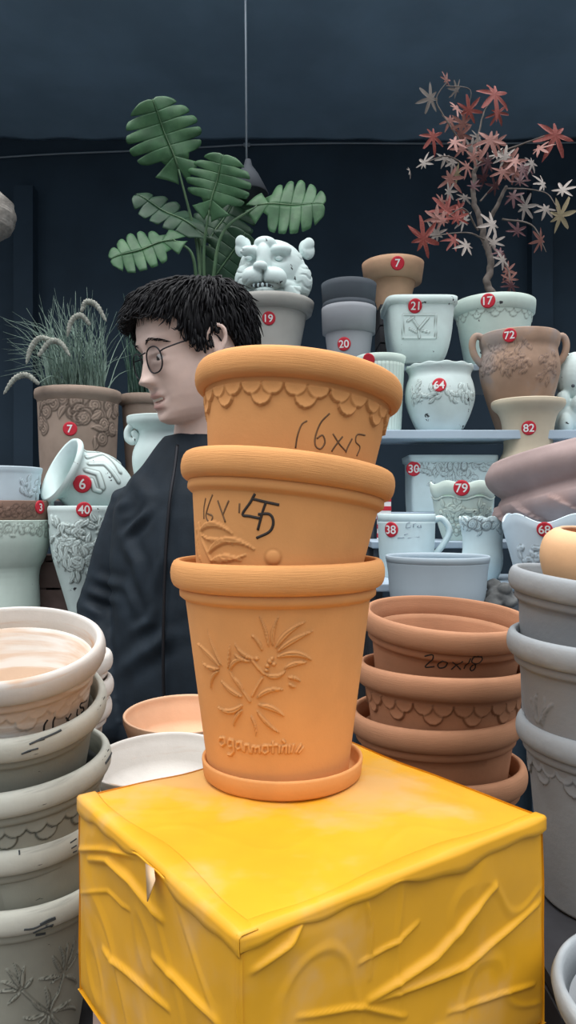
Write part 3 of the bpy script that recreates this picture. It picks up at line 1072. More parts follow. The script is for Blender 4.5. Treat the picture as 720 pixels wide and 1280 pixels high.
def crate(label, lo, hi, m='darkwood'):
    lo, hi = Vector(lo), Vector(hi)
    c = Vector(((lo.x + hi.x) / 2, (lo.y + hi.y) / 2, lo.z))
    t = thing('wooden_crate', label, 'crate', c)
    n = max(1, int((hi.z - lo.z) / .05))
    top = .010
    for x in (lo.x + .004, hi.x - .016):
        for y in (lo.y + .004, hi.y - .016):
            g = Geo()
            g.box(Vector((x, y, lo.z)) - c, Vector((x + .012, y + .012, hi.z - top)) - c)
            g.mk('corner_post', M[m], t, False)
    h = (hi.z - lo.z - top) / n
    for i in range(n):
        g = Geo()
        a, b = lo.z + i * h + .002, lo.z + (i + 1) * h - .003
        for y0, y1 in ((lo.y, lo.y + .004), (hi.y - .004, hi.y)):
            g.box(Vector((lo.x, y0, a)) - c, Vector((hi.x, y1, b)) - c)
        for x0, x1 in ((lo.x, lo.x + .004), (hi.x - .004, hi.x)):
            g.box(Vector((x0, lo.y + .004, a)) - c, Vector((x1, hi.y - .004, b)) - c)
        g.mk('slat', M[m], t, False)
    g = Geo()
    k = max(2, int((hi.x - lo.x) / .06))
    w = (hi.x - lo.x) / k
    for i in range(k):
        g.box(Vector((lo.x + i * w + .001, lo.y, hi.z - top)) - c, Vector((lo.x + (i + 1) * w - .001, hi.y, hi.z)) - c)
    g.mk('top_boards', M[m], t, False)
    return t


crate('low wooden crate under the left stack of pots', (-.32, .55, .80), (-.152, .73, .8435))
crate('wooden crate under the pots hidden behind the left stack', (-.37, .77, .80), (-.222, .93, .9315))
crate('wooden crate under the grey stack of pots', (.185, .50, .80), (.36, .72, .9705))
crate('wooden crate under the two shallow bowls', (-.20, .70, .80), (-.055, 1.0, .985))
crate('thin wooden crate under the right red stack', (.09, .78, .80), (.27, .95, .823))
# plain carton under the taped one
c2 = thing('carton', 'plain pinkish cardboard carton under the yellow taped carton', 'box', (cF.x, cF.y, .80))
sh = lambda p: (p - (cF + cB) / 2) * .93 + (cF + cB) / 2
q = [sh(a) for a in (cF, cR, cB, cL)]
o2 = Vector((cF.x, cF.y, .80))
vs = [Vector((a.x, a.y, z)) - o2 for z in (.80, .9685) for a in q]
mk('box_body', vs, [(0, 3, 2, 1), (0, 1, 5, 4), (1, 2, 6, 5), (2, 3, 7, 6), (3, 0, 4, 7)], M['card'], c2, False)
m01, m32 = (vs[4] + vs[5]) / 2, (vs[7] + vs[6]) / 2
zz = Vector((0, 0, .001))
for a in ([vs[4], m01 - (vs[5] - vs[4]) * .002, m32 - (vs[6] - vs[7]) * .002, vs[7]], [m01 + (vs[5] - vs[4]) * .002, vs[5], vs[6], m32 + (vs[6] - vs[7]) * .002]):
    mk('flap', [p + zz * .4 for p in a] + [p - zz for p in a], [(0, 1, 2, 3), (7, 6, 5, 4), (0, 4, 5, 1), (1, 5, 6, 2), (2, 6, 7, 3), (3, 7, 4, 0)], M['card'], c2, False)

# ------------------------------------------------------------------ small foreground pots
t, s_ = pot('flower_pot', 'small round peach clay bowl resting in the topmost grey pot', 'flower pot', 737, .635,
            [(40, 748), (52, 741), (62, 718), (65.5, 698), (62, 678), (52, 667), (46, 665)], M['peach'], tilt=(7, 4), n=128, rows=40, wall=4.5, inner=M['terra_pale'])
pot('flower_pot', 'grey painted bowl at the bottom right corner beside the carton', 'flower pot', 0, .42,
    [(135, 1330), (150, 1310), (165, 1262), (172, 1258), (176, 1240), (172, 1226)], M['gray_rim'], n=128, rows=20, wall=12, rim=3, inner=M['gray'],
    origin=Vector((.236, .425, .9712)))
pot('flower_pot', 'small grey painted pot standing inside the bottom right bowl', 'flower pot', 0, .42,
    [(70, 1330), (100, 1262), (104, 1258), (106, 1240), (104, 1228)], M['gray_rim'], n=96, rows=20, wall=9, rim=3, inner=M['gray'],
    origin=Vector((.252, .425, .978)))
MG = 'shallow bowls between the man and the carton'
pot('flower_pot', 'shallow limewashed bowl behind the left corner of the yellow carton', 'flower pot', 200, .76,
    [(58, 985), (66, 978), (74, 955), (81, 930), (85, 922), (86, 914)], M['limed_in'], n=128, rows=40, wall=4, inner=M['limed_in'], tilt=(4, -2), group=MG, floor=.35, origin=Vector((-.131, .765, .9865)))
pot('flower_pot', 'shallow terracotta bowl behind the limewashed bowl, in front of the man', 'flower pot', 230, .915,
    [(55, 935), (62, 926), (68, 905), (73, 888), (76, 880), (76, 872)], M['terra_pale'], n=128, rows=40, wall=3.5, tilt=(3, 0), group=MG, floor=.35, origin=Vector((-.1290, .925, .9865)))

# ------------------------------------------------------------------ background racks
BA, BB_, BC, BD, BE, BF = 1.672, 1.484, 1.300, 1.240, 1.175, 1.145


def rack(label, x0, x1, y0, y1, z, th=.016, m='shelf'):
    c = Vector(((x0 + x1) / 2, (y0 + y1) / 2, 0))
    t = thing('shelf_rack', label, 'shelf', c)
    board('shelf_board', (x0, y0, z - th), (x1, y1, z), M[m], t, c)
    for x in (x0 + .006, x1 - .024):
        for y in (y0 + .010, y1 - .026):
            board('upright', (x, y, 0), (x + .018, y + .016, z - th), M['shelf_dark'], t, c)
    return t


rack('pale shelf rack carrying the pots numbered 19, 20, 21 and 17', -.31, .85, 1.862, 2.25, BA)
r2 = rack('pale blue shelf rack carrying the pots numbered 64 and 72', .17, .85, 1.655, 1.795, BB_, .020)
board('shelf_board', Vector((.17, 1.655, BC - .016)), Vector((.85, 1.795, BC)), M['shelf'], r2, r2.location)
rack('pale low shelf rack under the white pot numbered 79', .17, .85, 1.50, 1.65, BD, .014)
rack('pale low shelf rack under the mug planter numbered 38', .13, .85, 1.285, 1.495, BE, .014)
rack('dark low shelf rack under the wide blue-grey pot', .13, .85, 1.11, 1.28, BF, .014, 'shelf_dark')
LT, LB_ = 1.325, 1.085
rack('dark shelf rack carrying the brown rose pot behind the man', -1.0, -.325, 1.64, 1.98, LT, .02, 'shelf_dark').location
rack('dark narrow shelf rack under the scrolled urn behind the man', -.322, -.19, 1.57, 1.785, LT, .02, 'shelf_dark')
rack('dark low shelf rack under the goblet urn and the cone planter', -1.0, -.355, 1.44, 1.60, LB_, .02, 'shelf_dark')

# ------------------------------------------------------------------ pots on the top board
t19, s19 = pot('flower_pot', 'taupe clay pot numbered 19 under the white tiger head', 'flower pot', 336.5, 1.93,
               [(34, 450), (46, 387), (47, 385), (53, 382), (55.5, 372), (56, 367)], M['taupe'], BA, rim=3, n=96)
sticker(s19, t19, 336, 398, 8.3, '19')
t20, s20 = pot('flower_pot', 'light grey plastic pot numbered 20 under the dark grey pot', 'flower pot', 436, 1.88,
               [(25, 450), (29.5, 413), (33, 411), (34, 384), (34, 379)], M['midgrey'], BA, rim=3, n=96)
sticker(s20, t20, 430, 430, 8.5, '20')
zd = (s20.M.translation.z - BA)
pot('flower_pot', 'dark grey plastic pot standing in the light grey pot numbered 20', 'flower pot', 436, 1.88,
    [(22, 420), (28, 385), (32, 381), (33.5, 377), (32.5, 373), (34, 355), (34.5, 348)], M['darkgrey'], rim=2, n=96)
crate('dark wooden crate under the terracotta pot numbered 7', (.255, 2.05, BA), (.36, 2.17, 1.876))
t7, s7 = pot('flower_pot', 'plain terracotta pot numbered 7 above the square white pot', 'flower pot', 491, 2.1,
             [(19, 384), (28, 347), (35.5, 345), (38, 326), (38.5, 320)], M['terra_pale'], 1.876, rim=3, n=96)
sticker(s7, t7, 497, 329, 8.6, '7')
# square white pot
r21 = scatter_relief(1, [], 0)


def plaque(sf):
    sc, ox, oy = 2.118, 380, 300
    L = []
    for pts, w in (([(262, 198), (348, 198)], 2.4), ([(348, 198), (348, 260)], 2.4), ([(348, 260), (262, 260)], 2.4), ([(262, 260), (262, 198)], 2.4),
                   ([(305, 258), (303, 232), (285, 205)], 3), ([(305, 235), (328, 207)], 3), ([(290, 205), (275, 215)], 3), ([(312, 240), (330, 245)], 2.5), ([(280, 235), (298, 245)], 2.5)):
        L.append(([sf.hit(ox + x / sc, oy + y / sc) for x, y in pts], w / sc * 1.85 / F))

    def fn(TH, Z, R):
        acc = (np.zeros_like(TH), np.zeros_like(TH))
        T2 = np.where(TH > PI / 2, TH - 2 * PI, TH)
        X = np.cos(T2) * R * superk(T2, *sf.shape)
        fr = np.sin(T2) < -.5
        for pts, w in L:
            ln = [(math.cos(a) * float(sf.rad(np.array(a), z)), z) for a, z in pts]
            h, ws = stroke_h(X, Z, ln, w, .0018)
            acc = comb(acc, (h * fr, ws * fr))
        return acc
    return fn


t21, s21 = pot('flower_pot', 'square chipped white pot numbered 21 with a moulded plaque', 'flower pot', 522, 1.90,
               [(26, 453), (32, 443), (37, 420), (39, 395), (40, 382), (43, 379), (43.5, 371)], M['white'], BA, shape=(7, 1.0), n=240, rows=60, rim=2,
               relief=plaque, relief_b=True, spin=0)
sticker(s21, t21, 518.5, 383, 8.6, '21')


def band_scallop(drop, rad, count, H=.0016):
    return lambda sf: scallop_relief(float(sf.z[-1]) - drop, rad, count, H, 0, True)


def patches(kind, spots, size, H=.002, seed=1, dens=1.0):
    """spots: (u0, v0, u1, v1) boxes in reference pixels"""
    def b(sf):
        out = []
        for u0, v0, u1, v1 in spots:
            a, c = sf.hit(u0, v0), sf.hit(u1, v1)
            out.append((min(a[0], c[0]), max(a[0], c[0]), min(a[1], c[1]), max(a[1], c[1]), size))
        r = float(np.mean([np.interp((q[2] + q[3]) / 2, sf.z, sf.r) for q in out]))
        fn = scatter_relief(r, out, H, kind, seed, dens)

        def wrapd(TH, Z, R):
            return fn(np.where(TH > PI / 2, TH - 2 * PI, TH), Z, R)
        return wrapd
    return b


t17, s17 = pot('flower_pot', 'pale green white pot numbered 17 holding the red maple', 'flower pot', 617.5, 1.97,
               [(34, 455), (41, 420), (45, 393), (46, 387), (49, 384), (50, 374), (50, 368)], M['mint'], BA, rim=3, n=300, rows=60,
               relief=band_scallop(.034, .011, 26), relief_b=True)
sticker(s17, t17, 610, 376, 9, '17')
soil(t17, s17)
tm, smn = pot('flower_pot', 'grey clay pot holding the big green split-leaf plant', 'flower pot', 256, 2.02,
              [(24, 455), (32, 368), (33, 362), (35, 360), (35.5, 354)], M['taupe'], BA, rim=2, n=72)
soil(tm, smn)
# ------------------------------------------------------------------ second board
tp, sp = pot('flower_pot', 'ribbed pale green pot half hidden behind the topmost orange pot', 'flower pot', 475.5, 1.74,
             [(25, 543), (29, 452), (30.5, 449), (31.5, 442)], M['mint'], BB_, rim=2, n=240, rows=20,
             relief=lambda TH, Z, R: (.0012 * np.abs(np.cos(TH * 18)), np.exp(-(np.cos(TH * 18) / .25) ** 2) * .5))
sticker(sp, tp, 461, 450, 8, '')
t64, s64 = pot('flower_pot', 'round chipped white pot numbered 64 on the middle shelf board', 'flower pot', 549.5, 1.74,
               [(22, 543), (26, 540), (35, 522), (42, 501), (43.5, 488), (41, 474), (37.5, 466), (39, 460), (41.5, 456), (41.5, 453)], M['white'], BB_, n=320, rows=90,
               relief=patches('leaf', [(514, 484, 547, 499), (558, 484, 589, 500)], .009, .0022, 4, 1.8), relief_b=True,
               wave=lambda TH, Z: np.where(Z > .150, .0015 * np.cos(TH * 12), 0))
sticker(s64, t64, 549, 481, 8.8, '64')
t72, s72 = pot('amphora', 'brown two-handled amphora numbered 72 on the middle shelf board', 'amphora', 649, 1.765,
               [(26, 543), (33, 520), (42, 490), (48, 464), (49, 452), (47, 440), (45, 431), (48, 424), (49, 416), (48, 411)], M['amber'], BB_, n=320, rows=90,
               relief=patches('leaf', [(606, 438, 665, 462), (675, 440, 690, 478)], .009, .002, 9, 1.3), relief_b=True, wall=5)
sticker(s72, t72, 637, 419, 8.6, '72')
for sgn in (1, -1):
    q = [s72.Mi @ P(649 + sgn * a, b, 1.765) for a, b in ((44, 424), (53, 420), (58, 426), (58.5, 436), (55, 446), (48, 455))]
    g = Geo()
    limb(g, smooth_path(q, 20), [.0085] * 20, 12)
    g.mk('handle', M['amber'], t72)
t82, s82 = pot('flower_pot', 'beige flared pot numbered 82 in front of the brown amphora', 'flower pot', 660, 1.70,
               [(24, 640), (26, 610), (33, 598), (36, 584), (35, 572), (30, 564), (29, 552), (31.5, 528), (35, 514), (42, 507), (45, 502), (44.5, 497)], M['beige'], BC, n=128, rows=60, wall=4)
sticker(s82, t82, 661, 535, 8.8, '82')
# white figure planter at the right edge
fig = thing('figure_planter', 'white chipped animal figure planter at the right edge behind the beige pot', 'planter', P(720, 543, 1.79))
fig.location.z = BB_
g = Geo()
kx = 1.79 / F
def fe(x, z, y, rx, rz, ry, rot=None):
    g.ell(Vector((x * kx, y * kx, (543 - z) * kx)), (rx * kx, ry * kx, rz * kx), rot)
fe(0, 470, 0, 25, 32, 24)
fe(2, 522, 0, 31, 26, 26)
fe(-3, 507, -20, 11, 13, 14)
fe(-3, 498, -26, 6, 5, 6)
fe(-20, 500, -10, 9, 12, 9)
fe(20, 500, -10, 9, 12, 9)
fe(-19, 530, -16, 8, 14, 10)
fe(16, 530, -16, 8, 14, 10)
g.tube([Vector((a * kx, 0, (543 - b) * kx)) for a, b in ((-13, 458), (-12, 446), (-11, 438))], [9 * kx, 6 * kx, .8 * kx], 10)
g.tube([Vector((a * kx, 0, (543 - b) * kx)) for a, b in ((9, 456), (9, 442), (10, 435))], [9 * kx, 6 * kx, .8 * kx], 10)
vv, ff = remesh(g, .0022, 4)
mk('figure_body', vv, ff, M['white'], fig)
for sx in (-1, 1):
    g = Geo()
    g.ell(Vector(((-3 + sx * 9) * kx, -21.5 * kx, (543 - 484) * kx)), 2.2 * kx, None, 10, 8)
    g.mk('eye', M['darkgrey'], fig)

# ------------------------------------------------------------------ lower boards
t30, s30 = pot('flower_pot', 'rectangular white trough numbered 30 with a moulded flower garland', 'planter', 561, 1.76,
               [(50, 634), (51, 622), (51, 590), (51.5, 577), (54.5, 575), (55, 568)], M['white_clean'], BC, shape=(14, .55), n=480, rows=60, rim=2,
               relief=lambda sf: multi(patches('leaf', [(530, 576, 607, 592), (538, 588, 590, 602)], .010, .0022, 5, 1.8)(sf), patches('rose', [(545, 580, 590, 592)], .011, .0026, 6, .8)(sf)), relief_b=True)
sticker(s30, t30, 517, 586, 9.2, '30')
t79, s79 = pot('flower_pot', 'white pot numbered 79 with a wavy rim band and moulded grapes', 'flower pot', 578.5, 1.575,
               [(24, 690), (27, 668), (34, 645), (37, 625), (38, 620), (39.5, 617), (40.5, 611), (40.5, 603)], M['mint'], BD, n=320, rows=80, rim=3,
               relief=lambda sf: multi(patches('grape', [(550, 636, 582, 668), (592, 636, 612, 656)], .0085, .0028, 3, 2.0)(sf), patches('leaf', [(552, 630, 608, 642)], .010, .0025, 4, 2.0)(sf),
               lambda TH, Z, R: stroke_h(TH * 0 + Z - .0035 * np.cos(TH * 6 + 1.2), TH * 0, [(sf.hit(578, 622)[1], -1), (sf.hit(578, 622)[1], 1)], .0022, .0020)), relief_b=True,
               wave=lambda TH, Z: np.where(Z > .055, .0035 * np.cos(TH * 6 + 1.2), 0))
sticker(s79, t79, 577, 610, 10, '79')
t38, s38 = pot('flower_pot', 'white mug-shaped planter numbered 38 with a curled handle', 'planter', 508, 1.44,
               [(31, 712), (33, 704), (34.5, 690), (35.5, 652), (36, 648), (36, 643)], M['white_clean'], BE, n=128, rows=30, rim=2)
sticker(s38, t38, 489, 662, 9.6, '38')
g = Geo()
q = [s38.Mi @ P(u, v, 1.44) for u, v in ((541, 651), (551, 648), (560, 657), (561, 668), (553, 682), (543, 694), (538, 698))]
limb(g, smooth_path(q, 26), [.0062] * 26, 12)
g.mk('handle', M['white_clean'], t38)
k = lambda *s: [tr(q, 2.4, 420, 520) for q in s]
g = Geo()
for st in k([(222, 318), (212, 322), (210, 335), (222, 334), (224, 326)], [(232, 334), (232, 324), (240, 322)], [(248, 326), (243, 332), (250, 335), (254, 324), (255, 335)],
            [(205, 356), (215, 352)], [(185, 366), (205, 364)], [(215, 366), (250, 362)]):
    hits = [s38.hit(u, v) for u, v in st]
    g.tube([s38.pt(a, z, .0002) for a, z in hits], .0010, 6)
g.mk('raised_script', M['bluegrey'], t38)
tps, sps = pot('flower_pot', 'small white vase with a band of moulded roses right of the mug planter', 'vase', 603, 1.37,
               [(18, 722), (24, 712), (25.5, 698), (24, 685), (24.5, 672), (27, 658), (29, 651), (28.5, 647)], M['white_clean'], BE, n=360, rows=80,
               relief=lambda sf: multi(patches('leaf', [(578, 651, 629, 663)], .007, .0018, 8, 1.6)(sf), patches('rose', [(590, 654, 618, 662)], .009, .0022, 3, .7)(sf)), relief_b=True, wave=lambda TH, Z: np.where(Z > .098, .002 * np.cos(TH * 9), 0))
pot('flower_pot', 'wide plain blue-grey pot behind the open red terracotta pot', 'flower pot', 546.5, 1.20,
    [(54, 770), (59, 752), (61, 720), (63, 706), (64, 702), (64.5, 698)], M['bluegrey'], BF, n=128, rows=24, rim=2, wall=3)
g = Geo()
st = thing('garden_stone', 'rough grey stone ornament beside the wide blue-grey pot', 'stone', (P(624, 700, 1.18).x, 1.18, BF))
for i, (a, b, c, r) in enumerate(((0, 0, .022, .022), (-.012, -.01, .012, .014), (.012, -.008, .014, .014), (.004, -.014, .034, .012), (-.008, .004, .038, .012))):
    g.ell((a, b, c), (r, r, r * .85))
vv, ff = remesh(g, .0018, 1)
vv = np.array([Vector(p) * 1.0 + Vector(p).normalized() * .003 * noise.noise(Vector(p) * 110) for p in vv])
mk('stone_body', vv, ff, M['rock'], st)
t68, s68 = pot('flower_pot', 'white planter with a wavy rim numbered 68 under the big brown bowl', 'planter', 690, 1.205,
               [(36, 745), (44, 722), (54, 682), (58, 664), (60, 656), (60, 648)], M['blue_white'], BF, n=360, rows=60,
               relief=patches('leaf', [(650, 683, 672, 705)], .009, .002, 5, 1.6), relief_b=True, wave=lambda TH, Z: np.where(Z > .085, (.0035 * (Z - .085) / .03) * np.cos(TH * 5 + .9), 0))
sticker(s68, t68, 681, 662, 9.5, '68', 0, .0015)
pk = thing('small_box', 'small red and white striped packet left of the white pot numbered 79', 'packet', P(480, 676, 1.56))
pk.location.z = BD
g = Geo()
g.box((-.014, -.007, 0), (.014, .007, .098))
q = g.mk('carton_body', M['white_print'], pk, False)
for i in range(5):
    g = Geo()
    g.box((-.0143, -.0075, .006 + i * .019), (.0143, .0075, .015 + i * .019))
    g.mk('stripe', M['red_sticker'], pk, False)
# big fluted brown bowl
tbb, sbb = pot('flower_pot', 'big tilted mauve brown bowl with spiral flutes at the right edge', 'flower pot', 742, 1.335,
               [(56, 664), (80, 654), (104, 634), (111, 616), (104, 601), (98, 596), (106, 588), (114, 574), (114, 560), (104, 548)], M['mauve'], None, tilt=(-5, -12), n=300, rows=80, wall=9,
               relief=lambda TH, Z, R: ((Z < .078) * .011 * (((TH * 7 / PI + Z * 14) % 1) ** 1.5), (Z < .078) * 0.0 * TH))
crate('dark wooden crate under the big tilted brown bowl', (.475, 1.30, BE), (.64, 1.44, 1.262))

# ------------------------------------------------------------------ left background
tr7, sr7 = pot('flower_pot', 'brown clay pot with moulded roses numbered 7 holding the foxtail grass', 'flower pot', 98, 1.78,
               [(43, 622), (46.5, 570), (49, 500), (50, 495), (52.5, 493), (53, 487), (52, 483)], M['rosebrown'], LT, rim=4, n=480, rows=110,
               relief=patches('rose', [(52, 500, 80, 514), (70, 500, 146, 522), (95, 515, 140, 540), (118, 535, 132, 555), (50, 528, 60, 540)], .0165, .003, 2, 1.5), relief_b=True)
sticker(sr7, tr7, 87.5, 536, 8.8, '7')
soil(tr7, sr7)
tu, su = pot('urn', 'white urn with a scrolled side half hidden behind the man', 'urn', 200, 1.62,
             [(22, 622), (33, 590), (35, 566), (27, 546), (26, 538), (36, 531), (41, 526), (41, 518)], M['white'], LT, n=128, rows=50)
g = Geo()
q = [su.Mi @ P(u, v, 1.60) for u, v in ((166, 531), (160, 538), (160, 548), (166, 552), (171, 547), (168, 542))]
limb(g, smooth_path(q, 24), [.008] * 24, 12)
g.mk('handle', M['white'], tu)
trd, srd = pot('flower_pot', 'plain terracotta pot of dark reeds behind the face of the man', 'flower pot', 180, 1.88,
               [(20, 622), (27, 505), (30, 503), (30, 492)], M['rosebrown'], LT, rim=2, n=64)
soil(trd, srd)
# white goblet with two pots nested in it
tg, sg_ = pot('urn', 'pale green goblet urn at the left edge with a moulded rim band', 'urn', 4, 1.48,
              [(45, 775), (44, 757), (42, 716), (50, 702), (56, 682), (57.5, 670), (58, 656), (58.5, 651)], M['mint'], LB_, n=360, rows=90,
              relief=patches('rose', [(2, 656, 58, 668), (-40, 656, 2, 668)], .007, .0014, 6, 1.3), relief_b=True)
tb3, sb3 = pot('flower_pot', 'brown relief-banded pot numbered 3 nested in the pale green goblet urn', 'flower pot', 4, 1.48,
               [(38, 700), (50, 655), (54, 651), (56, 648), (56.5, 632), (56, 626)], M['brown_band'], None, n=360, rows=80,
               relief=patches('rose', [(2, 633, 44, 644), (-40, 633, 2, 644)], .006, .0012, 7, 1.6), relief_b=True)
sticker(sb3, tb3, 50, 634, 8.5, '3')
tbw, sbw = pot('flower_pot', 'blue-white planter with a moulded flower standing in the brown pot numbered 3', 'planter', 4, 1.48,
               [(38, 655), (42, 626), (45, 592), (46.5, 588), (47, 583)], M['blue_white'], None, n=300, rows=60,
               relief=patches('leaf', [(30, 602, 48, 622)], .009, .002, 5, 1.6), relief_b=True)
t40, s40 = pot('flower_pot', 'tall pale cone planter numbered 40 covered in moulded leaves', 'planter', 105, 1.47,
               [(16, 775), (21, 757), (33, 716), (39, 695), (42, 665), (43, 642), (44, 637), (43, 633)], M['white'], LB_, n=420, rows=120,
               relief=patches('leaf', [(66, 648, 146, 705), (75, 690, 138, 716)], .0105, .0045, 3, 2.0), relief_b=True)
sticker(s40, t40, 105, 637, 9.6, '40')
crate('reddish wooden crate between the goblet urn and the cone planter', (-.515, 1.52, LB_), (-.455, 1.58, LB_ + .125), 'crate')
# white urn lying on its side
uo = Vector((-.71, -.52, .42)).normalized()
ux = uo.cross(Vector((0, 0, 1))).normalized()
uy = uo.cross(ux)
R6 = Matrix((ux, uy, uo)).transposed()
mouth = P(74, 586, 1.50)
prof6 = [(.034, 0), (.040, .006), (.062, .04), (.072, .078), (.068, .11), (.058, .132), (.055, .142), (.060, .150), (.071, .155), (.073, .162), (.070, .168)]
prof6 = chaikin(prof6)
t6 = thing('urn', 'white urn numbered 6 lying on its side on the cone planter', 'urn', mouth - uo * .168, R6)
s6 = Surf(prof6, mouth - uo * .168, R6)


def rel6(TH, Z, R):
    acc = (np.zeros_like(TH), np.zeros_like(TH))
    for i, (pts, w) in enumerate((([(106, 562), (125, 556), (150, 578)], 3), ([(108, 572), (128, 568), (150, 590)], 3), ([(112, 580), (130, 580), (148, 602)], 3),
                                  ([(108, 588), (122, 592), (128, 610)], 3.5), ([(120, 560), (135, 556), (148, 566)], 2.5), ([(114, 600), (118, 612), (125, 614)], 3))):
        ln = [s6.hit(u, v) for u, v in pts]
        t0 = ln[0][0]
        T2 = (TH - t0 + PI) % (2 * PI) - PI
        l2 = [(((a - t0 + PI) % (2 * PI) - PI) * .068, z) for a, z in ln]
        acc = comb(acc, stroke_h(T2 * .068, Z, l2, w * 1.45 / F, .003))
    return acc


out6 = densify(prof6, 90)
v, f, ws = lathe(out6 + [(.064, .166), (.054, .150), (.050, .140), (.062, .105), (.064, .078), (.05, .03), (.004, .02)], 320, len(out6), rel6)
mk('body', v, f, M['white'], t6, True, ws)
sticker(s6, t6, 102, 604, 10.5, '6', math.radians(-60))
g = Geo()
q = [s6.Mi @ P(u, v, dd) for u, v, dd in ((72, 618, 1.50), (64, 625, 1.49), (64, 634, 1.49), (72, 637, 1.49), (84, 636, 1.50), (92, 638, 1.51))]
limb(g, smooth_path(q, 24), [.0068] * 24, 12)
g.mk('handle', M['white'], t6)
# pale ridged shade at the left edge
M['straw'] = mat('pale_woven_straw', (0.50, 0.46, 0.42), 0.9, 0.2, 60)
ws_ = thing('woven_shade', 'pale ridged woven shade hanging at the left edge near the dark wall', 'lamp shade', P(-30, 265, 2.06))
kx = 2.06 / F
prof = [(10, -28), (30, -25), (44, -12), (47, 4), (42, 20), (26, 32), (4, 36)]
pr = densify([(a * kx, -b * kx) for a, b in prof], 60)
v, f, w = lathe(pr, 96, len(pr), lambda TH, Z, R: (.0030 * np.cos(Z * 700 + TH * 3), 0 * Z))
mk('shade_body', v, f, M['straw'], ws_)
g = Geo()
g.tube([(0, 0, 28 * kx), (0, 0, 2.795 - ws_.location.z)], .0025, 6)
g.mk('cord', M['shelf_dark'], ws_)

# ------------------------------------------------------------------ plants
def leafmat(name, c, c2, scale=30):
    return mat(name, c, 0.5, 0.15, scale, 0.0, 60, spec=0.4, patch=(c2, 22, 0.45, 0.7))


M['mon'] = leafmat('split_leaf_green', (0.045, 0.125, 0.055), (0.07, 0.17, 0.075))
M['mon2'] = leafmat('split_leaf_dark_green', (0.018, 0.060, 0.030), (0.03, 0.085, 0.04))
M['monstem'] = leafmat('split_leaf_stem', (0.09, 0.17, 0.09), (0.12, 0.2, 0.1))
M['maple_red'] = leafmat('maple_red', (0.29, 0.058, 0.048), (0.36, 0.12, 0.095))
M['maple_rose'] = leafmat('maple_faded_rose', (0.30, 0.125, 0.105), (0.38, 0.21, 0.175))
M['maple_pale'] = leafmat('maple_bleached', (0.42, 0.37, 0.34), (0.50, 0.44, 0.40))
M['maple_straw'] = leafmat('maple_straw', (0.44, 0.36, 0.22), (0.5, 0.42, 0.28))
M['maple_dark'] = leafmat('maple_dark_red', (0.10, 0.035, 0.045), (0.14, 0.06, 0.06))
M['bark'] = mat('grey_maple_bark', (0.17, 0.145, 0.13), 0.9, 0.25, 40, 0.6, 60)
M['grass'] = leafmat('grey_green_grass', (0.16, 0.24, 0.20), (0.24, 0.33, 0.28))
M['grass_dark'] = leafmat('dark_green_reed', (0.045, 0.10, 0.075), (0.07, 0.14, 0.10))
M['seed'] = mat('pale_foxtail_fuzz', (0.33, 0.34, 0.30), 0.95, 0.25, 120, 0.9, 150)


def split_leaf(parent, base, tip, wid, nrm, droop, cuts, m, seed, fold=.18):
    """split leaf: heart outline, slits from the border towards the midrib"""
    base, tip, nrm = Vector(base), Vector(tip), Vector(nrm).normalized()
    ax = tip - base
    L = ax.length
    ax.normalize()
    nrm = (nrm - ax * nrm.dot(ax)).normalized()
    sd = ax.cross(nrm).normalized()
    rr = random.Random(seed)
    W = wid / 2
    g = Geo()
    nu, nv = 9, 7

    def surf(t, x):
        y = t * L
        z = -abs(x) * fold - droop * L * (t ** 2) + .02 * L * math.sin(t * 9 + x * 40)
        return base + ax * y + sd * x + nrm * z

    def outline(t):
        return W * (max(0.0, 1 - (2 * (t - .38) / 1.28) ** 2) ** .62) * (1 if t > .06 else .85 + t * 2.5)
    for s in (-1, 1):
        # lobes leave the midrib slanting to the tip
        n = cuts
        for k in range(n):
            t0, t1 = -.20 + 1.20 * k / n, -.20 + 1.20 * (k + 1) / n
            gap = .24 if 0 < k else 0
            cut = rr.uniform(.42, .64)
            vs = []
            for j in range(nv + 1):
                q = j / nv
                gp = max(0, (q - cut) / (1 - cut)) * gap
                for i in range(nu + 1):
                    e = i / nu
                    a0 = t0 + (t1 - t0) * gp * (.5)
                    a1 = t1 - (t1 - t0) * gp * (.9)
                    te = a0 + (a1 - a0) * e
                    tr_ = max(0.0, te) if q < .15 else te
                    # root on the midrib, fanned outwards
                    root = max(0, .02 + .93 * (t0 + .20 + (t1 - t0) * e) / 1.20)
                    edge_t = te + .16 * (1 - te)
                    tt = root + (edge_t - root) * q
                    x = outline(min(.995, max(-.25, te))) * q * (1 - .05 * abs(2 * e - 1) ** 3)
                    if te < 0:
                        tt = root + (te * 1.0 - root) * q
                    vs.append(surf(tt, s * x) + nrm * .004 * math.sin(e * PI) * q)
            fs = [(j * (nu + 1) + i, j * (nu + 1) + i + 1, (j + 1) * (nu + 1) + i + 1, (j + 1) * (nu + 1) + i) for j in range(nv) for i in range(nu)]
            g.add(vs, fs)
    o = g.mk('leaf', m, parent)
    md = o.modifiers.new('t', 'SOLIDIFY')
    md.thickness = .0012
    rib = Geo()
    rib.tube([surf(t, 0) + nrm * .0012 for t in np.linspace(0, .97, 14)], [.0026 * (1 - .8 * q) for q in np.linspace(0, 1, 14)], 6)
    rib.mk('midrib', M['monstem'], o)
    return surf(0, 0)


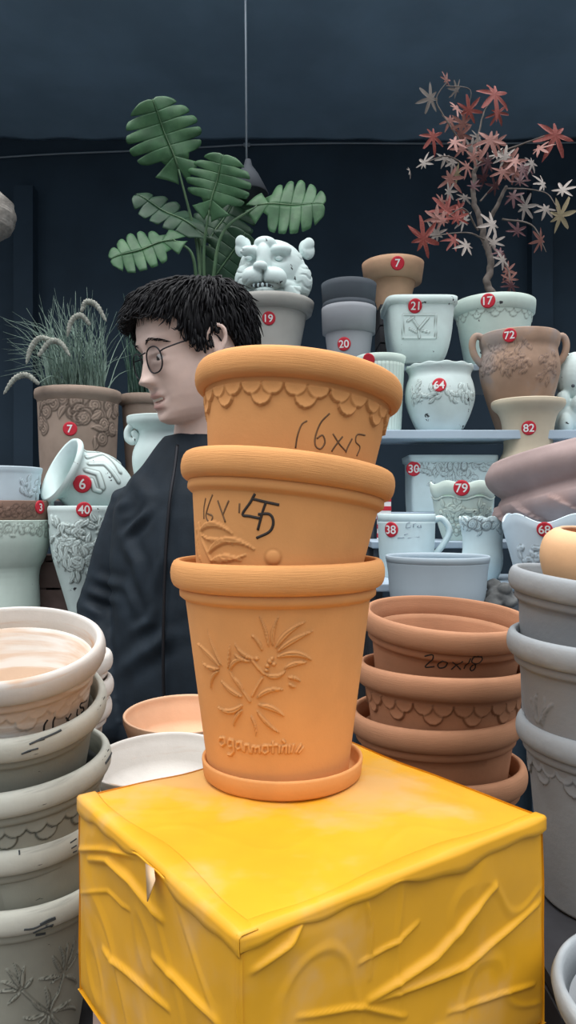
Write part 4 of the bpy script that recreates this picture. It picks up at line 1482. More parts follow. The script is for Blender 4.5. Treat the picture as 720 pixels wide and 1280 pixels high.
pb = smn.M.translation.copy()
pb.z += smn.z[-1] - .012
mon = thing('potted_plant', 'tall green plant with big split leaves in the grey pot left of the tiger head', 'plant', pb)
LP = [((223, 211, 1.98), (189, 120, 1.92), 98, (.15, -1, .35), .02, 6, 'mon'),
      ((262, 262, 1.95), (279, 190, 1.91), 90, (-.1, -1, .45), .05, 6, 'mon'),
      ((322, 257, 1.97), (407, 250, 1.92), 84, (0, -1, .35), .10, 6, 'mon'),
      ((217, 300, 1.94), (134, 318, 1.90), 66, (0, -.9, .45), .12, 6, 'mon'),
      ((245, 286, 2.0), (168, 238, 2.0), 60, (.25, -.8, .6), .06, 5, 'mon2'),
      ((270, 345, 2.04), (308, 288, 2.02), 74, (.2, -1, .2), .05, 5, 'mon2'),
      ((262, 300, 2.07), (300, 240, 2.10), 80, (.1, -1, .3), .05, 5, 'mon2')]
sk = [(252, 352, 2.02), (256, 353, 2.01), (264, 352, 2.0), (247, 353, 2.0), (250, 352, 2.03), (262, 353, 2.03), (258, 352, 2.04)]
mid = [(245, 300, 2.02), (255, 310, 1.99), (278, 292, 1.97), (240, 318, 1.96), (250, 310, 2.03), (266, 350, 2.05), (262, 330, 2.06)]
for i, (b, t_, w_, nr, dr, cu, m_) in enumerate(LP):
    base = P(*b)
    split_leaf(mon, base - pb, P(*t_) - pb, w_ * b[2] / F, nr, dr, cu, M[m_], i + 3)
    g = Geo()
    root = P(*sk[i])
    root.z = pb.z - .004
    pts = smooth_path([root, P(*mid[i]), base], 20)
    g.tube([p - pb for p in pts], [.0055 - .003 * q / 19 for q in range(20)], 8)
    g.mk('stem', M['monstem'], mon)

# --- maple
pb = s17.M.translation.copy()
pb.z += s17.z[-1] - .012
mp = thing('potted_plant', 'artificial maple tree with red and bleached leaves in the pot numbered 17', 'plant', pb)
DM = 1.97
cr_ = lambda x, y, dd=0: P(500 + x / 3.273, 80 + y / 3.273, DM + dd) - pb


def branch(name, pts, r0, r1, par=mp):
    q = smooth_path([cr_(*p) for p in pts], 8 * len(pts))
    n = len(q)
    g = Geo()
    q = [p + Vector((noise.noise(p * 60), noise.noise(p * 60 + Vector((7, 0, 0))), 0)) * r0 * .5 for p in q]
    limb(g, q, [r0 + (r1 - r0) * (i / (n - 1)) for i in range(n)], 8)
    return g.mk(name, M['bark'], par)


branch('trunk', [(375, 945), (356, 890), (372, 820), (345, 710), (320, 620), (300, 540), (305, 440), (312, 395)], .0105, .0055)
for pts, r0, r1 in (([(312, 420), (345, 395), (440, 350, -.02), (590, 295, -.05)], .0045, .0016), ([(308, 380), (325, 270, .02), (345, 195, .03), (375, 150, .03)], .0035, .0012),
                    ([(365, 640), (400, 575, -.02), (432, 505, -.03)], .0065, .0045), ([(432, 510, -.03), (520, 512, -.05), (600, 530, -.07), (642, 585, -.08)], .0022, .0010),
                    ([(420, 635, -.02), (540, 660, -.05), (598, 768, -.06)], .0028, .001), ([(300, 400), (215, 270, -.02), (150, 150, -.03), (190, 75, -.03)], .0028, .001),
                    ([(190, 90, -.03), (262, 95, -.04), (290, 112, -.04), (284, 160, -.04)], .0014, .0009), ([(290, 430), (195, 378, -.04), (105, 402, -.06)], .0025, .001),
                    ([(318, 680), (262, 592, -.04), (200, 620, -.06)], .0026, .001), ([(350, 720), (270, 690, -.05), (120, 705, -.08)], .0026, .001),
                    ([(375, 745), (410, 790, -.03), (445, 850, -.05), (452, 935, -.06)], .0024, .001), ([(330, 560), (400, 480, .03), (470, 400, .05)], .0025, .001)):
    branch('branch', pts, r0, r1)


def star(seed, pts=7):
    rr = random.Random(seed)
    vs, fs = [(0, 0, .0)], []
    n = 60
    for i in range(n):
        a = 2 * PI * i / n
        k = a / (2 * PI) * pts
        q = abs((k % 1) - .5) * 2                     # 1 at the lobe axis
        lobe = int(k + .5) % pts
        ln = (1.0, .95, .8, .5, .5, .8, .95)[lobe]
        r = .20 + (ln - .20) * q ** 1.55
        vs.append((r * math.cos(a), r * math.sin(a), -.16 * r * r - .05 * q + .04 * rr.uniform(-1, 1) * q))
    for i in range(n):
        fs.append((0, 1 + i, 1 + (i + 1) % n))
    me = bpy.data.meshes.new('maple_leaf')
    me.from_pydata(vs, [], fs)
    me.polygons.foreach_set('use_smooth', [True] * len(fs))
    return me


stars = {}
for c in ('red', 'rose', 'pale', 'straw', 'dark'):
    me = star(len(stars) + 1)
    me.materials.append(M['maple_' + c])
    stars[c] = me
ML = [(190, 65, 32, 'rose'), (232, 105, 36, 'pale'), (125, 140, 55, 'pale'), (388, 122, 76, 'red'), (400, 200, 52, 'red'), (232, 180, 52, 'rose'), (282, 190, 52, 'red'),
      (135, 295, 56, 'red'), (250, 288, 54, 'rose'), (222, 318, 46, 'rose'), (370, 310, 60, 'rose'), (636, 290, 80, 'red'), (570, 345, 50, 'rose'), (98, 405, 44, 'pale'),
      (40, 435, 30, 'pale'), (290, 345, 42, 'pale'), (205, 470, 56, 'rose'), (232, 450, 44, 'straw'), (300, 380, 40, 'rose'), (185, 385, 40, 'pale'), (440, 405, 58, 'rose'),
      (472, 395, 52, 'rose'), (500, 430, 54, 'dark'), (345, 465, 50, 'dark'), (585, 490, 54, 'pale'), (665, 515, 50, 'pale'), (510, 585, 54, 'pale'), (596, 592, 44, 'pale'),
      (655, 620, 66, 'straw'), (462, 540, 44, 'dark'), (190, 600, 70, 'red'), (150, 632, 52, 'rose'), (232, 630, 54, 'red'), (262, 640, 44, 'pale'), (378, 655, 54, 'pale'),
      (150, 695, 48, 'pale'), (95, 715, 78, 'red'), (222, 720, 54, 'red'), (272, 742, 46, 'pale'), (382, 730, 44, 'pale'), (480, 682, 44, 'dark'), (575, 722, 46, 'rose'),
      (440, 845, 40, 'rose'), (455, 905, 38, 'dark'), (420, 800, 36, 'pale'), (200, 522, 34, 'pale'), (395, 372, 42, 'pale'), (390, 500, 38, 'dark'), (522, 420, 38, 'dark'),
      (260, 245, 44, 'rose'), (320, 300, 38, 'pale'), (430, 380, 44, 'pale'), (465, 440, 46, 'rose'), (170, 560, 36, 'rose'), (410, 770, 34, 'dark'), (265, 545, 36, 'pale'), (540, 405, 36, 'pale'), (275, 420, 40, 'rose'), (330, 360, 44, 'rose'), (255, 345, 44, 'rose'), (420, 440, 46, 'rose'), (360, 400, 40, 'dark'), (215, 400, 38, 'pale'),
      (245, 590, 44, 'red'), (175, 640, 40, 'rose'), (300, 500, 32, 'dark'), (490, 480, 40, 'dark'), (395, 320, 40, 'rose'), (205, 230, 40, 'rose'), (430, 790, 36, 'dark'), (450, 880, 34, 'rose')]
rr = random.Random(5)
for i, (x, y, s_, c) in enumerate(ML):
    o = link(bpy.data.objects.new('leaf', stars[c]))
    o.parent = mp
    o.location = cr_(x, y, rr.uniform(-.08, .03))
    k = s_ / 3.273 * DM / F * 1.42
    o.scale = (k, k, k)
    o.rotation_euler = (PI / 2 + rr.uniform(-.7, .5), rr.uniform(0, 6.28), rr.uniform(-.6, .6))
    if s_ < 56:
        o.scale.x *= rr.uniform(.7, 1)
    o.rotation_mode = 'XYZ'

# --- foxtail grass
pb = sr7.M.translation.copy()
pb.z += sr7.z[-1] - .012
gr = thing('potted_grass', 'grey green foxtail grass fanning out of the brown rose pot', 'plant', pb)
gp = lambda x, y, dd=0: P(x / 3.273, 330 + y / 3.273, 1.78 + dd)


def blades(n, x0, x1, tips, seed, m, name, parent, pb, base_d=1.78, r=.0014, yb=500):
    rr = random.Random(seed)
    g = Geo()
    for _ in range(n):
        t = rr.random()
        bx = x0 + (x1 - x0) * t
        b = gp(bx, yb, rr.uniform(-.05, .05) + base_d - 1.78)
        b.z = pb.z - .003
        tx, ty, sp = tips(rr, t)
        e = gp(tx, ty, rr.uniform(-.13, .13) + base_d - 1.78)
        mdl = b.lerp(e, .5) + Vector(((b.x - e.x) * .18, rr.uniform(-.02, .02), abs(e.x - b.x) * sp))
        q = smooth_path([b, mdl, e], 9)
        w = r * rr.uniform(.6, 1.2)
        g.tube([p - pb for p in q], [w * (1 - .85 * (i / 8) ** 1.5) for i in range(9)], 4)
    o = g.mk(name, m, parent)
    o['kind'] = 'stuff'
    return o


def tips1(rr, t):
    a = rr.gauss(0, 1)
    tx = 300 + 130 * (t - .5) * 2 + a * 75
    ty = 60 + abs(a) * 60 + rr.random() ** .7 * 240
    return tx, ty, .25


def tips2(rr, t):
    k = rr.random()
    return rr.uniform(-10, 130), 170 + 260 * k + rr.uniform(0, 60), .35


blades(190, 200, 440, tips1, 3, M['grass'], 'blades', gr, pb)
blades(34, 180, 300, tips2, 4, M['grass'], 'side_blades', gr, pb, r=.0011)
for pts in ([(215, 310), (160, 305), (125, 350), (108, 408)], [(160, 372), (205, 318), (250, 325), (287, 378)], [(365, 245), (330, 210), (292, 235), (275, 298)],
            [(335, 190), (355, 155), (395, 170), (435, 235)], [(155, 488), (110, 455), (60, 470), (15, 532)]):
    q = smooth_path([gp(x, y, -.10) for x, y in pts], 40)
    g = Geo()
    rs = []
    for i in range(40):
        e = i / 39
        rs.append((.0055 * math.sin(PI * min(1, e * .9 + .1)) ** .5 + .001) * (1 + .22 * math.sin(i * 2.4)))
    limb(g, [p - pb for p in q], rs, 12)
    hd = g.mk('seed_head', M['seed'], gr)
    g = Geo()
    b = gp(300, 500, 0)
    b.z = pb.z
    st_ = q[0] if pts[0][1] > pts[-1][1] or True else q[-1]
    g.tube([p - pb for p in smooth_path([b, b.lerp(q[0], .55) + Vector((0, 0, .03)), q[0]], 16)], .0013, 5)
    g.mk('stalk', M['grass'], gr)
pb2 = srd.M.translation.copy()
pb2.z += srd.z[-1] - .012
rd = thing('potted_grass', 'dark green upright reeds behind the face of the man', 'plant', pb2)


def tips3(rr, t):
    return 500 + 110 * t + rr.gauss(0, 22), rr.uniform(100, 420), .05


blades(90, 525, 660, tips3, 8, M['grass_dark'], 'blades', rd, pb2, 1.88, .0018, 540)

# ------------------------------------------------------------------ tiger head planter
tz = float(s19.z[-1]) + s19.M.translation.z + .0035
tg_ = thing('tiger_head_planter', 'white chipped tiger head sculpture on the taupe pot numbered 19', 'sculpture', (P(340, 0, 1.915).x, 1.925, tz))
kx = 1.90 / F
g = Geo()


def te(x, y, z, rx, ry, rz, rot=None):
    g.ell(Vector((x * kx, y * kx, (z + 37) * kx)), (rx * kx, ry * kx, rz * kx), rot, 32, 22)


te(0, 2, 2, 43, 38, 39)
te(-30, -6, -12, 17, 20, 23)
te(33, -4, -12, 18, 20, 25)
te(1, 2, -22, 41, 35, 15)
te(-10, -33, 3, 10, 12, 24)          # nose bridge
te(-22, -36, -17, 15, 15, 13)        # muzzle pads
te(3, -37, -18, 16, 15, 13)
te(-13, -49, -7, 9, 6, 6)            # nose
te(-9, -35, -34, 13, 11, 6)          # chin
te(-26, -30, 17, 13, 8, 7)           # brows
te(11, -31, 18, 14, 8, 7)
te(-8, -28, 27, 14, 10, 9)
for s, x, z in ((-1, -37, 34), (1, 44, 31)):
    R_ = Matrix.Rotation(math.radians(-18 * s), 3, 'Y')
    te(x, 4, z, 10, 6, 13, R_)
    te(x + s * 3, 2, z + 7, 7, 5, 8, R_)
g.box(Vector((-34 * kx, -28 * kx, 0)), Vector((36 * kx, 32 * kx, 12 * kx)))
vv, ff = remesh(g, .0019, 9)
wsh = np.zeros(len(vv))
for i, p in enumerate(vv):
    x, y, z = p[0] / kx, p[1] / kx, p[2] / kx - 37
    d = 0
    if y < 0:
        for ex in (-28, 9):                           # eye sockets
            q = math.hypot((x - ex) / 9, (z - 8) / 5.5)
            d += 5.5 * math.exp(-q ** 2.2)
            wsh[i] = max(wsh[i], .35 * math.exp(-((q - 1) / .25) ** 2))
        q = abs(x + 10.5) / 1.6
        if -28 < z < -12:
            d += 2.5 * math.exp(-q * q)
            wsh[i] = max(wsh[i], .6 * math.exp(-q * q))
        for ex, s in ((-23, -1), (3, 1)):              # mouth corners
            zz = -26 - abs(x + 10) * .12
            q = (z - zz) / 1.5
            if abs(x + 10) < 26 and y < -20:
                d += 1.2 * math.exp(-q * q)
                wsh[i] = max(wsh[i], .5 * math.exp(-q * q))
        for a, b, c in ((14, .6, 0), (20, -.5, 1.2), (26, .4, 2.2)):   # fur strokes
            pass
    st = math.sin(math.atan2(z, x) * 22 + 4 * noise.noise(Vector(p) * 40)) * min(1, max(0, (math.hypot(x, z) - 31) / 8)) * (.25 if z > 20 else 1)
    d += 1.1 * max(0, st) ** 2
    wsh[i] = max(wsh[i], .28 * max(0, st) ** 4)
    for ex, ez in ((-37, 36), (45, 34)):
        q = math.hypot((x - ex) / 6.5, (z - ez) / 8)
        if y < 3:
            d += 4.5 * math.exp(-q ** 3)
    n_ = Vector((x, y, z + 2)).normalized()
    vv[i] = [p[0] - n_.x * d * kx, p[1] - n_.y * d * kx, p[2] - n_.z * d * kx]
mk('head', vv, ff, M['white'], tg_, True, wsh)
for ex in (-28, 9):
    g = Geo()
    g.ell(Vector((ex * kx, -31.5 * kx, (37 + 8) * kx)), (4.6 * kx, 3 * kx, 3 * kx), None, 16, 10)
    g.mk('eye', M['white'], tg_)
g = Geo()
for i in range(5):
    x = -21 + i * 5.2
    g.ell(Vector((x * kx, -45 * kx + abs(i - 2) * 1.2 * kx, (37 - 28.5) * kx)), (1.9 * kx, 1.6 * kx, 2.6 * kx), None, 10, 8)
g.mk('teeth', M['white_clean'], tg_)
g = Geo()
g.ell(Vector((-10 * kx, -41 * kx, (37 - 28.8) * kx)), (15 * kx, 4.5 * kx, 2.6 * kx), None, 20, 10)
g.mk('mouth', M['dark_in'], tg_)

# ------------------------------------------------------------------ the man
M['skin'] = mat('skin', (0.84, 0.635, 0.56), 0.5, 0.05, 25, 0.05, 200, spec=0.35, wash_shade=((0.42, 0.17, 0.155), 0.9))
M['hair'] = mat('black_hair', (0.006, 0.006, 0.008), 0.55, 0.3, 60, 0.2, 160, spec=0.2)
M['jacket'] = mat('dark_navy_jacket', (0.013, 0.021, 0.031), 0.7, 0.15, 30, 0.15, 250, spec=0.25)
M['trousers'] = mat('dark_blue_trousers', (0.02, 0.03, 0.06), 0.8, 0.15, 30, 0.2, 250)
M['shoe'] = mat('black_shoe', (0.02, 0.02, 0.022), 0.5, 0.1, 20)
M['eyewhite'] = mat('eye_white', (0.75, 0.72, 0.70), 0.3, 0.03, 20)
M['iris'] = mat('dark_iris', (0.02, 0.013, 0.010), 0.2, 0.1, 50)
M['teeth'] = mat('teeth', (0.70, 0.66, 0.58), 0.35, 0.03, 20)
M['frame'] = mat('dark_metal_frame', (0.03, 0.03, 0.035), 0.35, 0.05, 20, metallic=0.6)
gm = bpy.data.materials.new('spectacle_lens')
gm.use_nodes = True
nt = gm.node_tree
for n_ in list(nt.nodes):
    nt.nodes.remove(n_)
om = nt.nodes.new('ShaderNodeOutputMaterial')
a_ = nt.nodes.new('ShaderNodeBsdfTransparent')
b_ = nt.nodes.new('ShaderNodeBsdfGlossy')
b_.inputs['Roughness'].default_value = .03
c_ = nt.nodes.new('ShaderNodeFresnel')
c_.inputs['IOR'].default_value = 1.45
d_ = nt.nodes.new('ShaderNodeMixShader')
nt.links.new(c_.outputs[0], d_.inputs[0])
nt.links.new(a_.outputs[0], d_.inputs[1])
nt.links.new(b_.outputs[0], d_.inputs[2])
nt.links.new(d_.outputs[0], om.inputs[0])
M['lens'] = gm

ROOT = Vector((-.150, 1.285, 0))
BYAW = math.radians(-30)
RB = Matrix.Rotation(BYAW, 3, 'Z')
HC = P(243, 437, 1.245)                       # head centre at eye level
RH = Matrix.Rotation(math.radians(-57), 3, 'Z') @ Matrix.Rotation(math.radians(13), 3, 'X') @ Matrix.Rotation(math.radians(0), 3, 'Y')
hl = lambda p: HC + RH @ Vector(p) - ROOT      # head-local -> relative to the root
bl = lambda p: RB @ Vector(p)                  # body-local -> relative to the root

ZF = [.114, .104, .086, .064, .042, .022, .004, -.012, -.03, -.048, -.062, -.074, -.086, -.097, -.107, -.115, -.121]
YF = [0, -.046, -.070, -.084, -.0905, -.092, -.085, -.085, -.086, -.0865, -.088, -.0885, -.0855, -.086, -.083, -.072, -.045]
YBK = [0, .050, .076, .092, .097, .096, .092, .086, .076, .066, .058, .052, .048, .045, .042, .036, .02]
WD = [0, .038, .055, .066, .0715, .073, .0725, .0720, .071, .069, .066, .062, .057, .051, .042, .031, .014]
zi = np.array(ZF[::-1])


def hcurve(arr, z):
    return np.interp(z, zi, np.array(arr[::-1]))


def head_pt(ph, z, off=0.0):
    """ph = 0 at the face, rising to the left ear (+X)"""
    w, yf, yb = hcurve(WD, z) + off, hcurve(YF, z) - off, hcurve(YBK, z) + off
    s, c = math.sin(ph), math.cos(ph)
    x = w * math.copysign(abs(s) ** .88, s)
    y = (yf * abs(c) ** .80) if c > 0 else (yb * abs(c) ** .92)
    return x, y, z


def gss(x, s):
    return math.exp(-(x / s) ** 2)


def face_disp(x, y, z):
    """how far the face stands out (+) or in (-) along its front"""
    if y > -.02:
        return 0
    ax = abs(x)
    d = 0
    # nose
    if -.075 < z < .03:
        t = min(1, max(0, (.012 - z) / .052))
        amp = (.005 + .0165 * t ** 1.2) * (1 if z > -.042 else gss(z + .042, .0070))
        amp *= 1 if z < .010 else gss(z - .010, .012)
        d += amp * gss(x, .0085 + .0045 * t)
    d += .011 * gss(ax - .0125, .0075) * gss(z + .0435, .0085)
    d -= .006 * gss(ax - .0065, .0038) * gss(z + .0530, .0035)
    d -= .0085 * gss(ax - .029, .015) * gss(z + .008, .0095)          # sockets
    d += .0076 * gss(ax - .028, .0160) * gss(z + .0020, .0044)        # lids
    d += .0072 * gss(ax - .028, .0160) * gss(z + .0162, .0044)
    d += .0050 * gss(ax - .0430, .0065) * gss(z + .009, .008)                # outer corner of the eye
    d += .0045 * gss(ax - .030, .018) * gss(z - .018, .008)           # brow ridge
    d += .0055 * gss(ax - .040, .020) * gss(z + .036, .020)           # cheeks
    d += .0055 * gss(x, .020) * gss(z + .0665, .0042)                 # upper lip
    d += .0072 * gss(x, .018) * gss(z + .0855, .0048)                 # lower lip
    d -= .0125 * gss(x, .0205) * gss(z + .0752 - .72 * ax * ax * 6, .0034)  # open mouth
    d -= .0025 * gss(x, .004) * gss(z + .058, .006)                   # philtrum
    d -= .004 * gss(x, .018) * gss(z + .093, .0045)
    d += .004 * gss(x, .018) * gss(z + .108, .010)
    d -= .0025 * gss(ax - .028, .005) * gss(z + .066, .014)           # smile crease
    return d


def head_geo(g):
    n, m = 220, 200
    vs, fs = [], []
    zs = [ZF[0] + (ZF[-1] - ZF[0]) * (.5 - .5 * math.cos(PI * min(.999, max(.001, j / (m - 1))))) for j in range(m)]
    for z in zs:
        for i in range(n):
            ph = 2 * PI * i / n
            x, y, zz = head_pt(ph, z)
            y -= face_disp(x, y, zz)
            vs.append(hl((x, y, zz)))
    for j in range(m - 1):
        for i in range(n):
            a = j * n
            fs.append((a + i, a + n + i, a + n + (i + 1) % n, a + (i + 1) % n))
    fs.append(tuple(range(n)))
    fs.append(tuple((m - 1) * n + i for i in range(n - 1, -1, -1)))
    g.add(vs, fs)
    for s in (-1, 1):                                                   # ears
        pts = [(s * .070, -.012, -.026), (s * .073, -.016, -.006), (s * .078, -.012, .014), (s * .083, .002, .024), (s * .086, .014, .016), (s * .084, .014, .0), (s * .079, .004, -.018), (s * .072, -.006, -.032)]
        q = [hl(p) for p in smooth_path(pts, 30)]
        limb(g, q, [.0042] * 26 + [.0055, .0065, .0065, .006], 10)
        g.ell(hl((s * .075, 0, -.004)), (.005, .011, .020), RH @ Matrix.Rotation(math.radians(14 * s), 3, 'Z'), 16, 12)
        g.ell(hl((s * .072, -.014, -.008)), (.005, .005, .007), RH, 12, 8)


def hand(g, wrist, d, n, thumb, k=1.0, curl=.5):
    """palm and five unequal, slightly curled fingers; d = direction of the fingers, n = back of the hand"""
    d = d.normalized()
    n = (n - d * n.dot(d)).normalized()
    s = d.cross(n)
    if s.dot(thumb) < 0:
        s = -s
    R_ = Matrix((s, n, d)).transposed()
    g.ell(wrist + d * .048 * k, (.040 * k, .0145 * k, .052 * k), R_, 20, 14)
    for off, L in ((.029, .072), (.010, .080), (-.010, .074), (-.028, .058)):
        p = wrist + d * .082 * k + s * off * k
        pts, dd = [p - d * .02], d
        for q in (.45, .32, .23):
            pts.append(p)
            p = p + dd * L * q * k
            dd = (dd - n * curl * .9).normalized()
        pts.append(p)
        limb(g, smooth_path(pts, 12), list(np.linspace(.0088, .0068, 12)), 10)
    p = wrist + d * .022 * k + s * .026 * k
    limb(g, smooth_path([p, p + d * .030 + s * .020, p + d * .058 + s * .026 - n * .008], 10), list(np.linspace(.012, .0085, 10)), 10)


g = Geo()
head_geo(g)
neck0, neck1 = bl((0, .015, 1.385)), hl((0, .022, -.060))
limb(g, [neck0 + Vector((0, 0, -.05)), neck0, neck0.lerp(neck1, .5), neck1, hl((0, .02, 0))], [.075, .063, .060, .062, .055], 28)
for z, hw, dp in ((.98, .150, .108), (1.10, .146, .105), (1.20, .150, .104), (1.245, .140, .096)):
    g.ell(bl((0, .012, z)), (hw, dp, .12), RB, 36, 24)
g.ell(bl((0, .02, 1.340)), (.115, .06, .045), RB, 30, 18)
g.ell(bl((0, .012, .92)), (.150, .115, .10), RB, 36, 24)
SHR, ELR, WRR = (-.143, .015, 1.306), (-.200, -.020, 1.120), (-.125, -.105, .925)
SHL, ELL_, WRL = (.143, .01, 1.306), (.205, .05, 1.10), (.185, .0, .865)
for a, b, c in ((SHR, ELR, WRR), (SHL, ELL_, WRL)):
    a, b, c = Vector(a), Vector(b), Vector(c)
    limb(g, [bl(p) for p in (a * .70 + Vector((0, .004, .414)), a, a.lerp(b, .5), b, b.lerp(c, .45), c)], [.036, .048, .043, .037, .036, .025], 20)
hand(g, bl(WRR), bl((.2, -.2, -1)), bl((-1, -.5, 0)), bl((0, -.2, 1)), 1.0, .4)
hand(g, bl(WRL), bl((0, -.15, -1)), bl((1, -.1, 0)), bl((0, -1, 0)), 1.0, .35)
for s in (-1, 1):
    limb(g, [bl(p) for p in ((s * .085, .01, .93), (s * .09, 0, .80), (s * .095, -.005, .49), (s * .097, .02, .36), (s * .10, .03, .09))], [.085, .085, .055, .053, .035], 24)
    limb(g, [bl(p) for p in ((s * .10, .045, .04), (s * .102, 0, .045), (s * .11, -.10, .03), (s * .115, -.15, .025))], [.034, .036, .030, .020], 16)
vv, ff = remesh(g, .0027, 2, .5)
inv = RH.transposed()
wsh = np.zeros(len(vv))
HCr = HC - ROOT
for i in np.where(vv[:, 2] > HCr.z - .16)[0]:
    q = inv @ (Vector(vv[i]) - HCr)
    if q.y < -.06:
        lx = abs(q.x) / .0225
        up = math.exp(-((q.z + .0670) / .0055) ** 4) * (lx < 1) * (1 - lx ** 3)
        lo = math.exp(-((q.z + .0850) / .0060) ** 4) * (lx < .95) * (1 - lx ** 3)
        wsh[i] = max(up, lo, 1.1 * math.exp(-((q.z + .0748) / .003) ** 2) * (lx < 1)) * .75
person = mk('person', vv, ff, M['skin'], None, True, wsh)
person.location = ROOT
tag(person, 'man in dark navy jacket and glasses looking left behind the stacked orange pots', 'person')

# eyes, teeth, brows
for s in (-1, 1):
    g = Geo()
    g.ell(hl((s * .0262, -.0712, -.009)), .0108, None, 24, 16)
    e = g.mk('eye', M['eyewhite'], person)
    g = Geo()
    look = Vector((-.12, -1, -.15)).normalized()
    c = Vector((s * .0262, -.0712, -.009)) + look * .0083
    g.ell(hl(c), (.0062, .0030, .0062), RH, 18, 10)
    g.mk('iris', M['iris'], e)
    g = Geo()
    rr = random.Random(3 + s)
    for k in range(46):
        t = k / 45
        x, z = s * (.014 + .036 * t), .0165 + .0055 * math.sin(PI * min(1, t * 1.1)) - .004 * t
        x0, y0, _ = x, 0, z
        ph = math.asin(max(-1, min(1, (abs(x) / float(hcurve(WD, z))) ** (1 / .88)))) * s
        hx, hy, hz = head_pt(ph, z)
        hy -= face_disp(hx, hy, hz)
        a = Vector((hx, hy - .0004, hz + rr.uniform(-.002, .002)))
        b = a + Vector((s * .007, .0012 * t * 4, .0018 - .004 * t))
        g.tube([hl(a), hl(a.lerp(b, .5) + Vector((0, -.0008, .0004))), hl(b)], [.0006, .0006, .0002], 4)
    g.mk('eyebrow', M['hair'], person)
g = Geo()
for k in range(8):
    x = (k - 3.5) * .0044
    g.ell(hl((x, -.0855 + 10 * x * x, -.0722)), (.0022, .0022, .0034), RH, 10, 8)
g.mk('teeth', M['teeth'], person)

# hair: shell over the skull plus flowing locks
HLX = [0, 25, 45, 58, 68, 76, 84, 96, 108, 125, 150, 180]
HLZ = [.070, .068, .058, .044, .020, -.012, -.004, .026, .004, -.034, -.056, -.062]


def hairline(ph):
    return float(np.interp(abs(math.degrees(ph)), HLX, HLZ))


g = Geo()
n, m = 200, 46
vs, fs = [], []
for j in range(m):
    for i in range(n):
        ph = -PI + 2 * PI * i / n
        hz = hairline(ph)
        t = j / (m - 1)
        z = hz + (.1135 - hz) * math.sin(t * PI / 2) ** .9
        edge = min(1, t / .16)
        th = .0022 + (.0105 - .002 * (abs(ph) > 2)) * edge ** .7
        cl = noise.noise(Vector((math.cos(ph) * 5, math.sin(ph) * 5, z * 26))) * .004 + math.sin(ph * 46 + 5 * noise.noise(Vector((ph * 2, z * 30, 2)))) * .0014
        x, y, zz = head_pt(ph, z, th + cl * edge)
        vs.append(hl((x, y, zz + th * .35 * t + cl * .4 * t)))
for j in range(m - 1):
    for i in range(n):
        a, i2 = j * n, (i + 1) % n
        fs.append((a + i, a + i2, a + n + i2, a + n + i))
fs.append(tuple((m - 1) * n + i for i in range(n)))
# underside
k0 = len(vs)
for i in range(n):
    ph = -PI + 2 * PI * i / n
    x, y, zz = head_pt(ph, hairline(ph) + .004, -.002)
    vs.append(hl((x, y, zz)))
for i in range(n):
    fs.append((i, k0 + i, k0 + (i + 1) % n, (i + 1) % n))
g.add(vs, fs)
rr = random.Random(12)
for _ in range(2600):
    ph = rr.uniform(-PI, PI)
    hz = hairline(ph)
    t = rr.random() ** .75
    z = hz + (.1125 - hz) * t
    L = rr.uniform(.026, .050)
    a = Vector(head_pt(ph, z, .0065 + .004 * t))
    a.z += .003 * t
    away = Vector((a.x - .006, a.y - .042, 0)).normalized()
    low = 1 - min(1, max(0, (a.z - .03) / .085))
    dr = (away * (1.05 - low * .75) + Vector((-.18, 0, -.25 - 1.1 * low)) + Vector((rr.uniform(-.15, .15), rr.uniform(-.15, .15), rr.uniform(-.08, .14)))).normalized()
    out = Vector((math.sin(ph), -math.cos(ph), .6)).normalized()
    p1 = a + dr * L * .5 + out * rr.uniform(.002, .008)
    p2 = a + dr * L - out * rr.uniform(-.002, .006)
    lim = hz - rr.uniform(.0, .012) * (abs(ph) < 1.1) - .002
    if p2.z < lim:
        p2.z = lim
    q = smooth_path([hl(a), hl(p1), hl(p2)], 7)
    r0 = rr.uniform(.0013, .0024)
    g.tube(q, [r0 * .6, r0, r0, r0 * .9, r0 * .7, r0 * .45, r0 * .12], 5)
for k in range(110):                                         # fringe over the forehead
    x = rr.uniform(-.058, .052)
    ph = math.asin(max(-.99, min(.99, x / .066)))
    a = Vector(head_pt(ph, .078, .010))
    L = rr.uniform(.016, .034)
    p1 = a + Vector((-.006, -.012, -.004))
    p2 = a + Vector((-.010 + rr.uniform(-.006, .004), -.013, -L))
    q = smooth_path([hl(a), hl(p1), hl(p2)], 8)
    r0 = rr.uniform(.0014, .0024)
    g.tube(q, [r0, r0, r0, r0 * .95, r0 * .8, r0 * .6, r0 * .35, r0 * .1], 5)
g.mk('hair', M['hair'], person)

# glasses
gl = Geo()
lens = []
for s in (-1, 1):
    pts = []
    for k in range(41):
        a = 2 * PI * k / 40
        x = s * .0335 + .0235 * math.copysign(abs(math.cos(a)) ** .85, math.cos(a))
        z = -.0125 + .0205 * math.copysign(abs(math.sin(a)) ** .85, math.sin(a))
        pts.append((x, -.0935 + 1.6 * x * x * .9, z))
    lens.append(pts)
    gl.tube([hl(p) for p in pts], .00125, 8)
    tp_ = [(s * .0565, -.0890, -.003), (s * .066, -.082, .000), (s * .0740, -.050, .006), (s * .0765, -.010, .010), (s * .078, .004, .008), (s * .078, .014, -.010)]
    gl.tube([hl(p) for p in smooth_path(tp_, 24)], .0012, 8)
gl.tube([hl(p) for p in smooth_path([(-.0105, -.0935, .003), (0, -.1005, .000), (.0105, -.0935, .003)], 10)], .0012, 8)
glo = gl.mk('glasses', M['frame'], person)
for pts in lens:
    c = sum((Vector(p) for p in pts[:-1]), Vector()) / 40
    vs = [hl(c)] + [hl(p) for p in pts[:-1]]
    q = mk('lens', vs, [(0, 1 + i, 1 + (i + 1) % 40) for i in range(40)], M['lens'], glo)

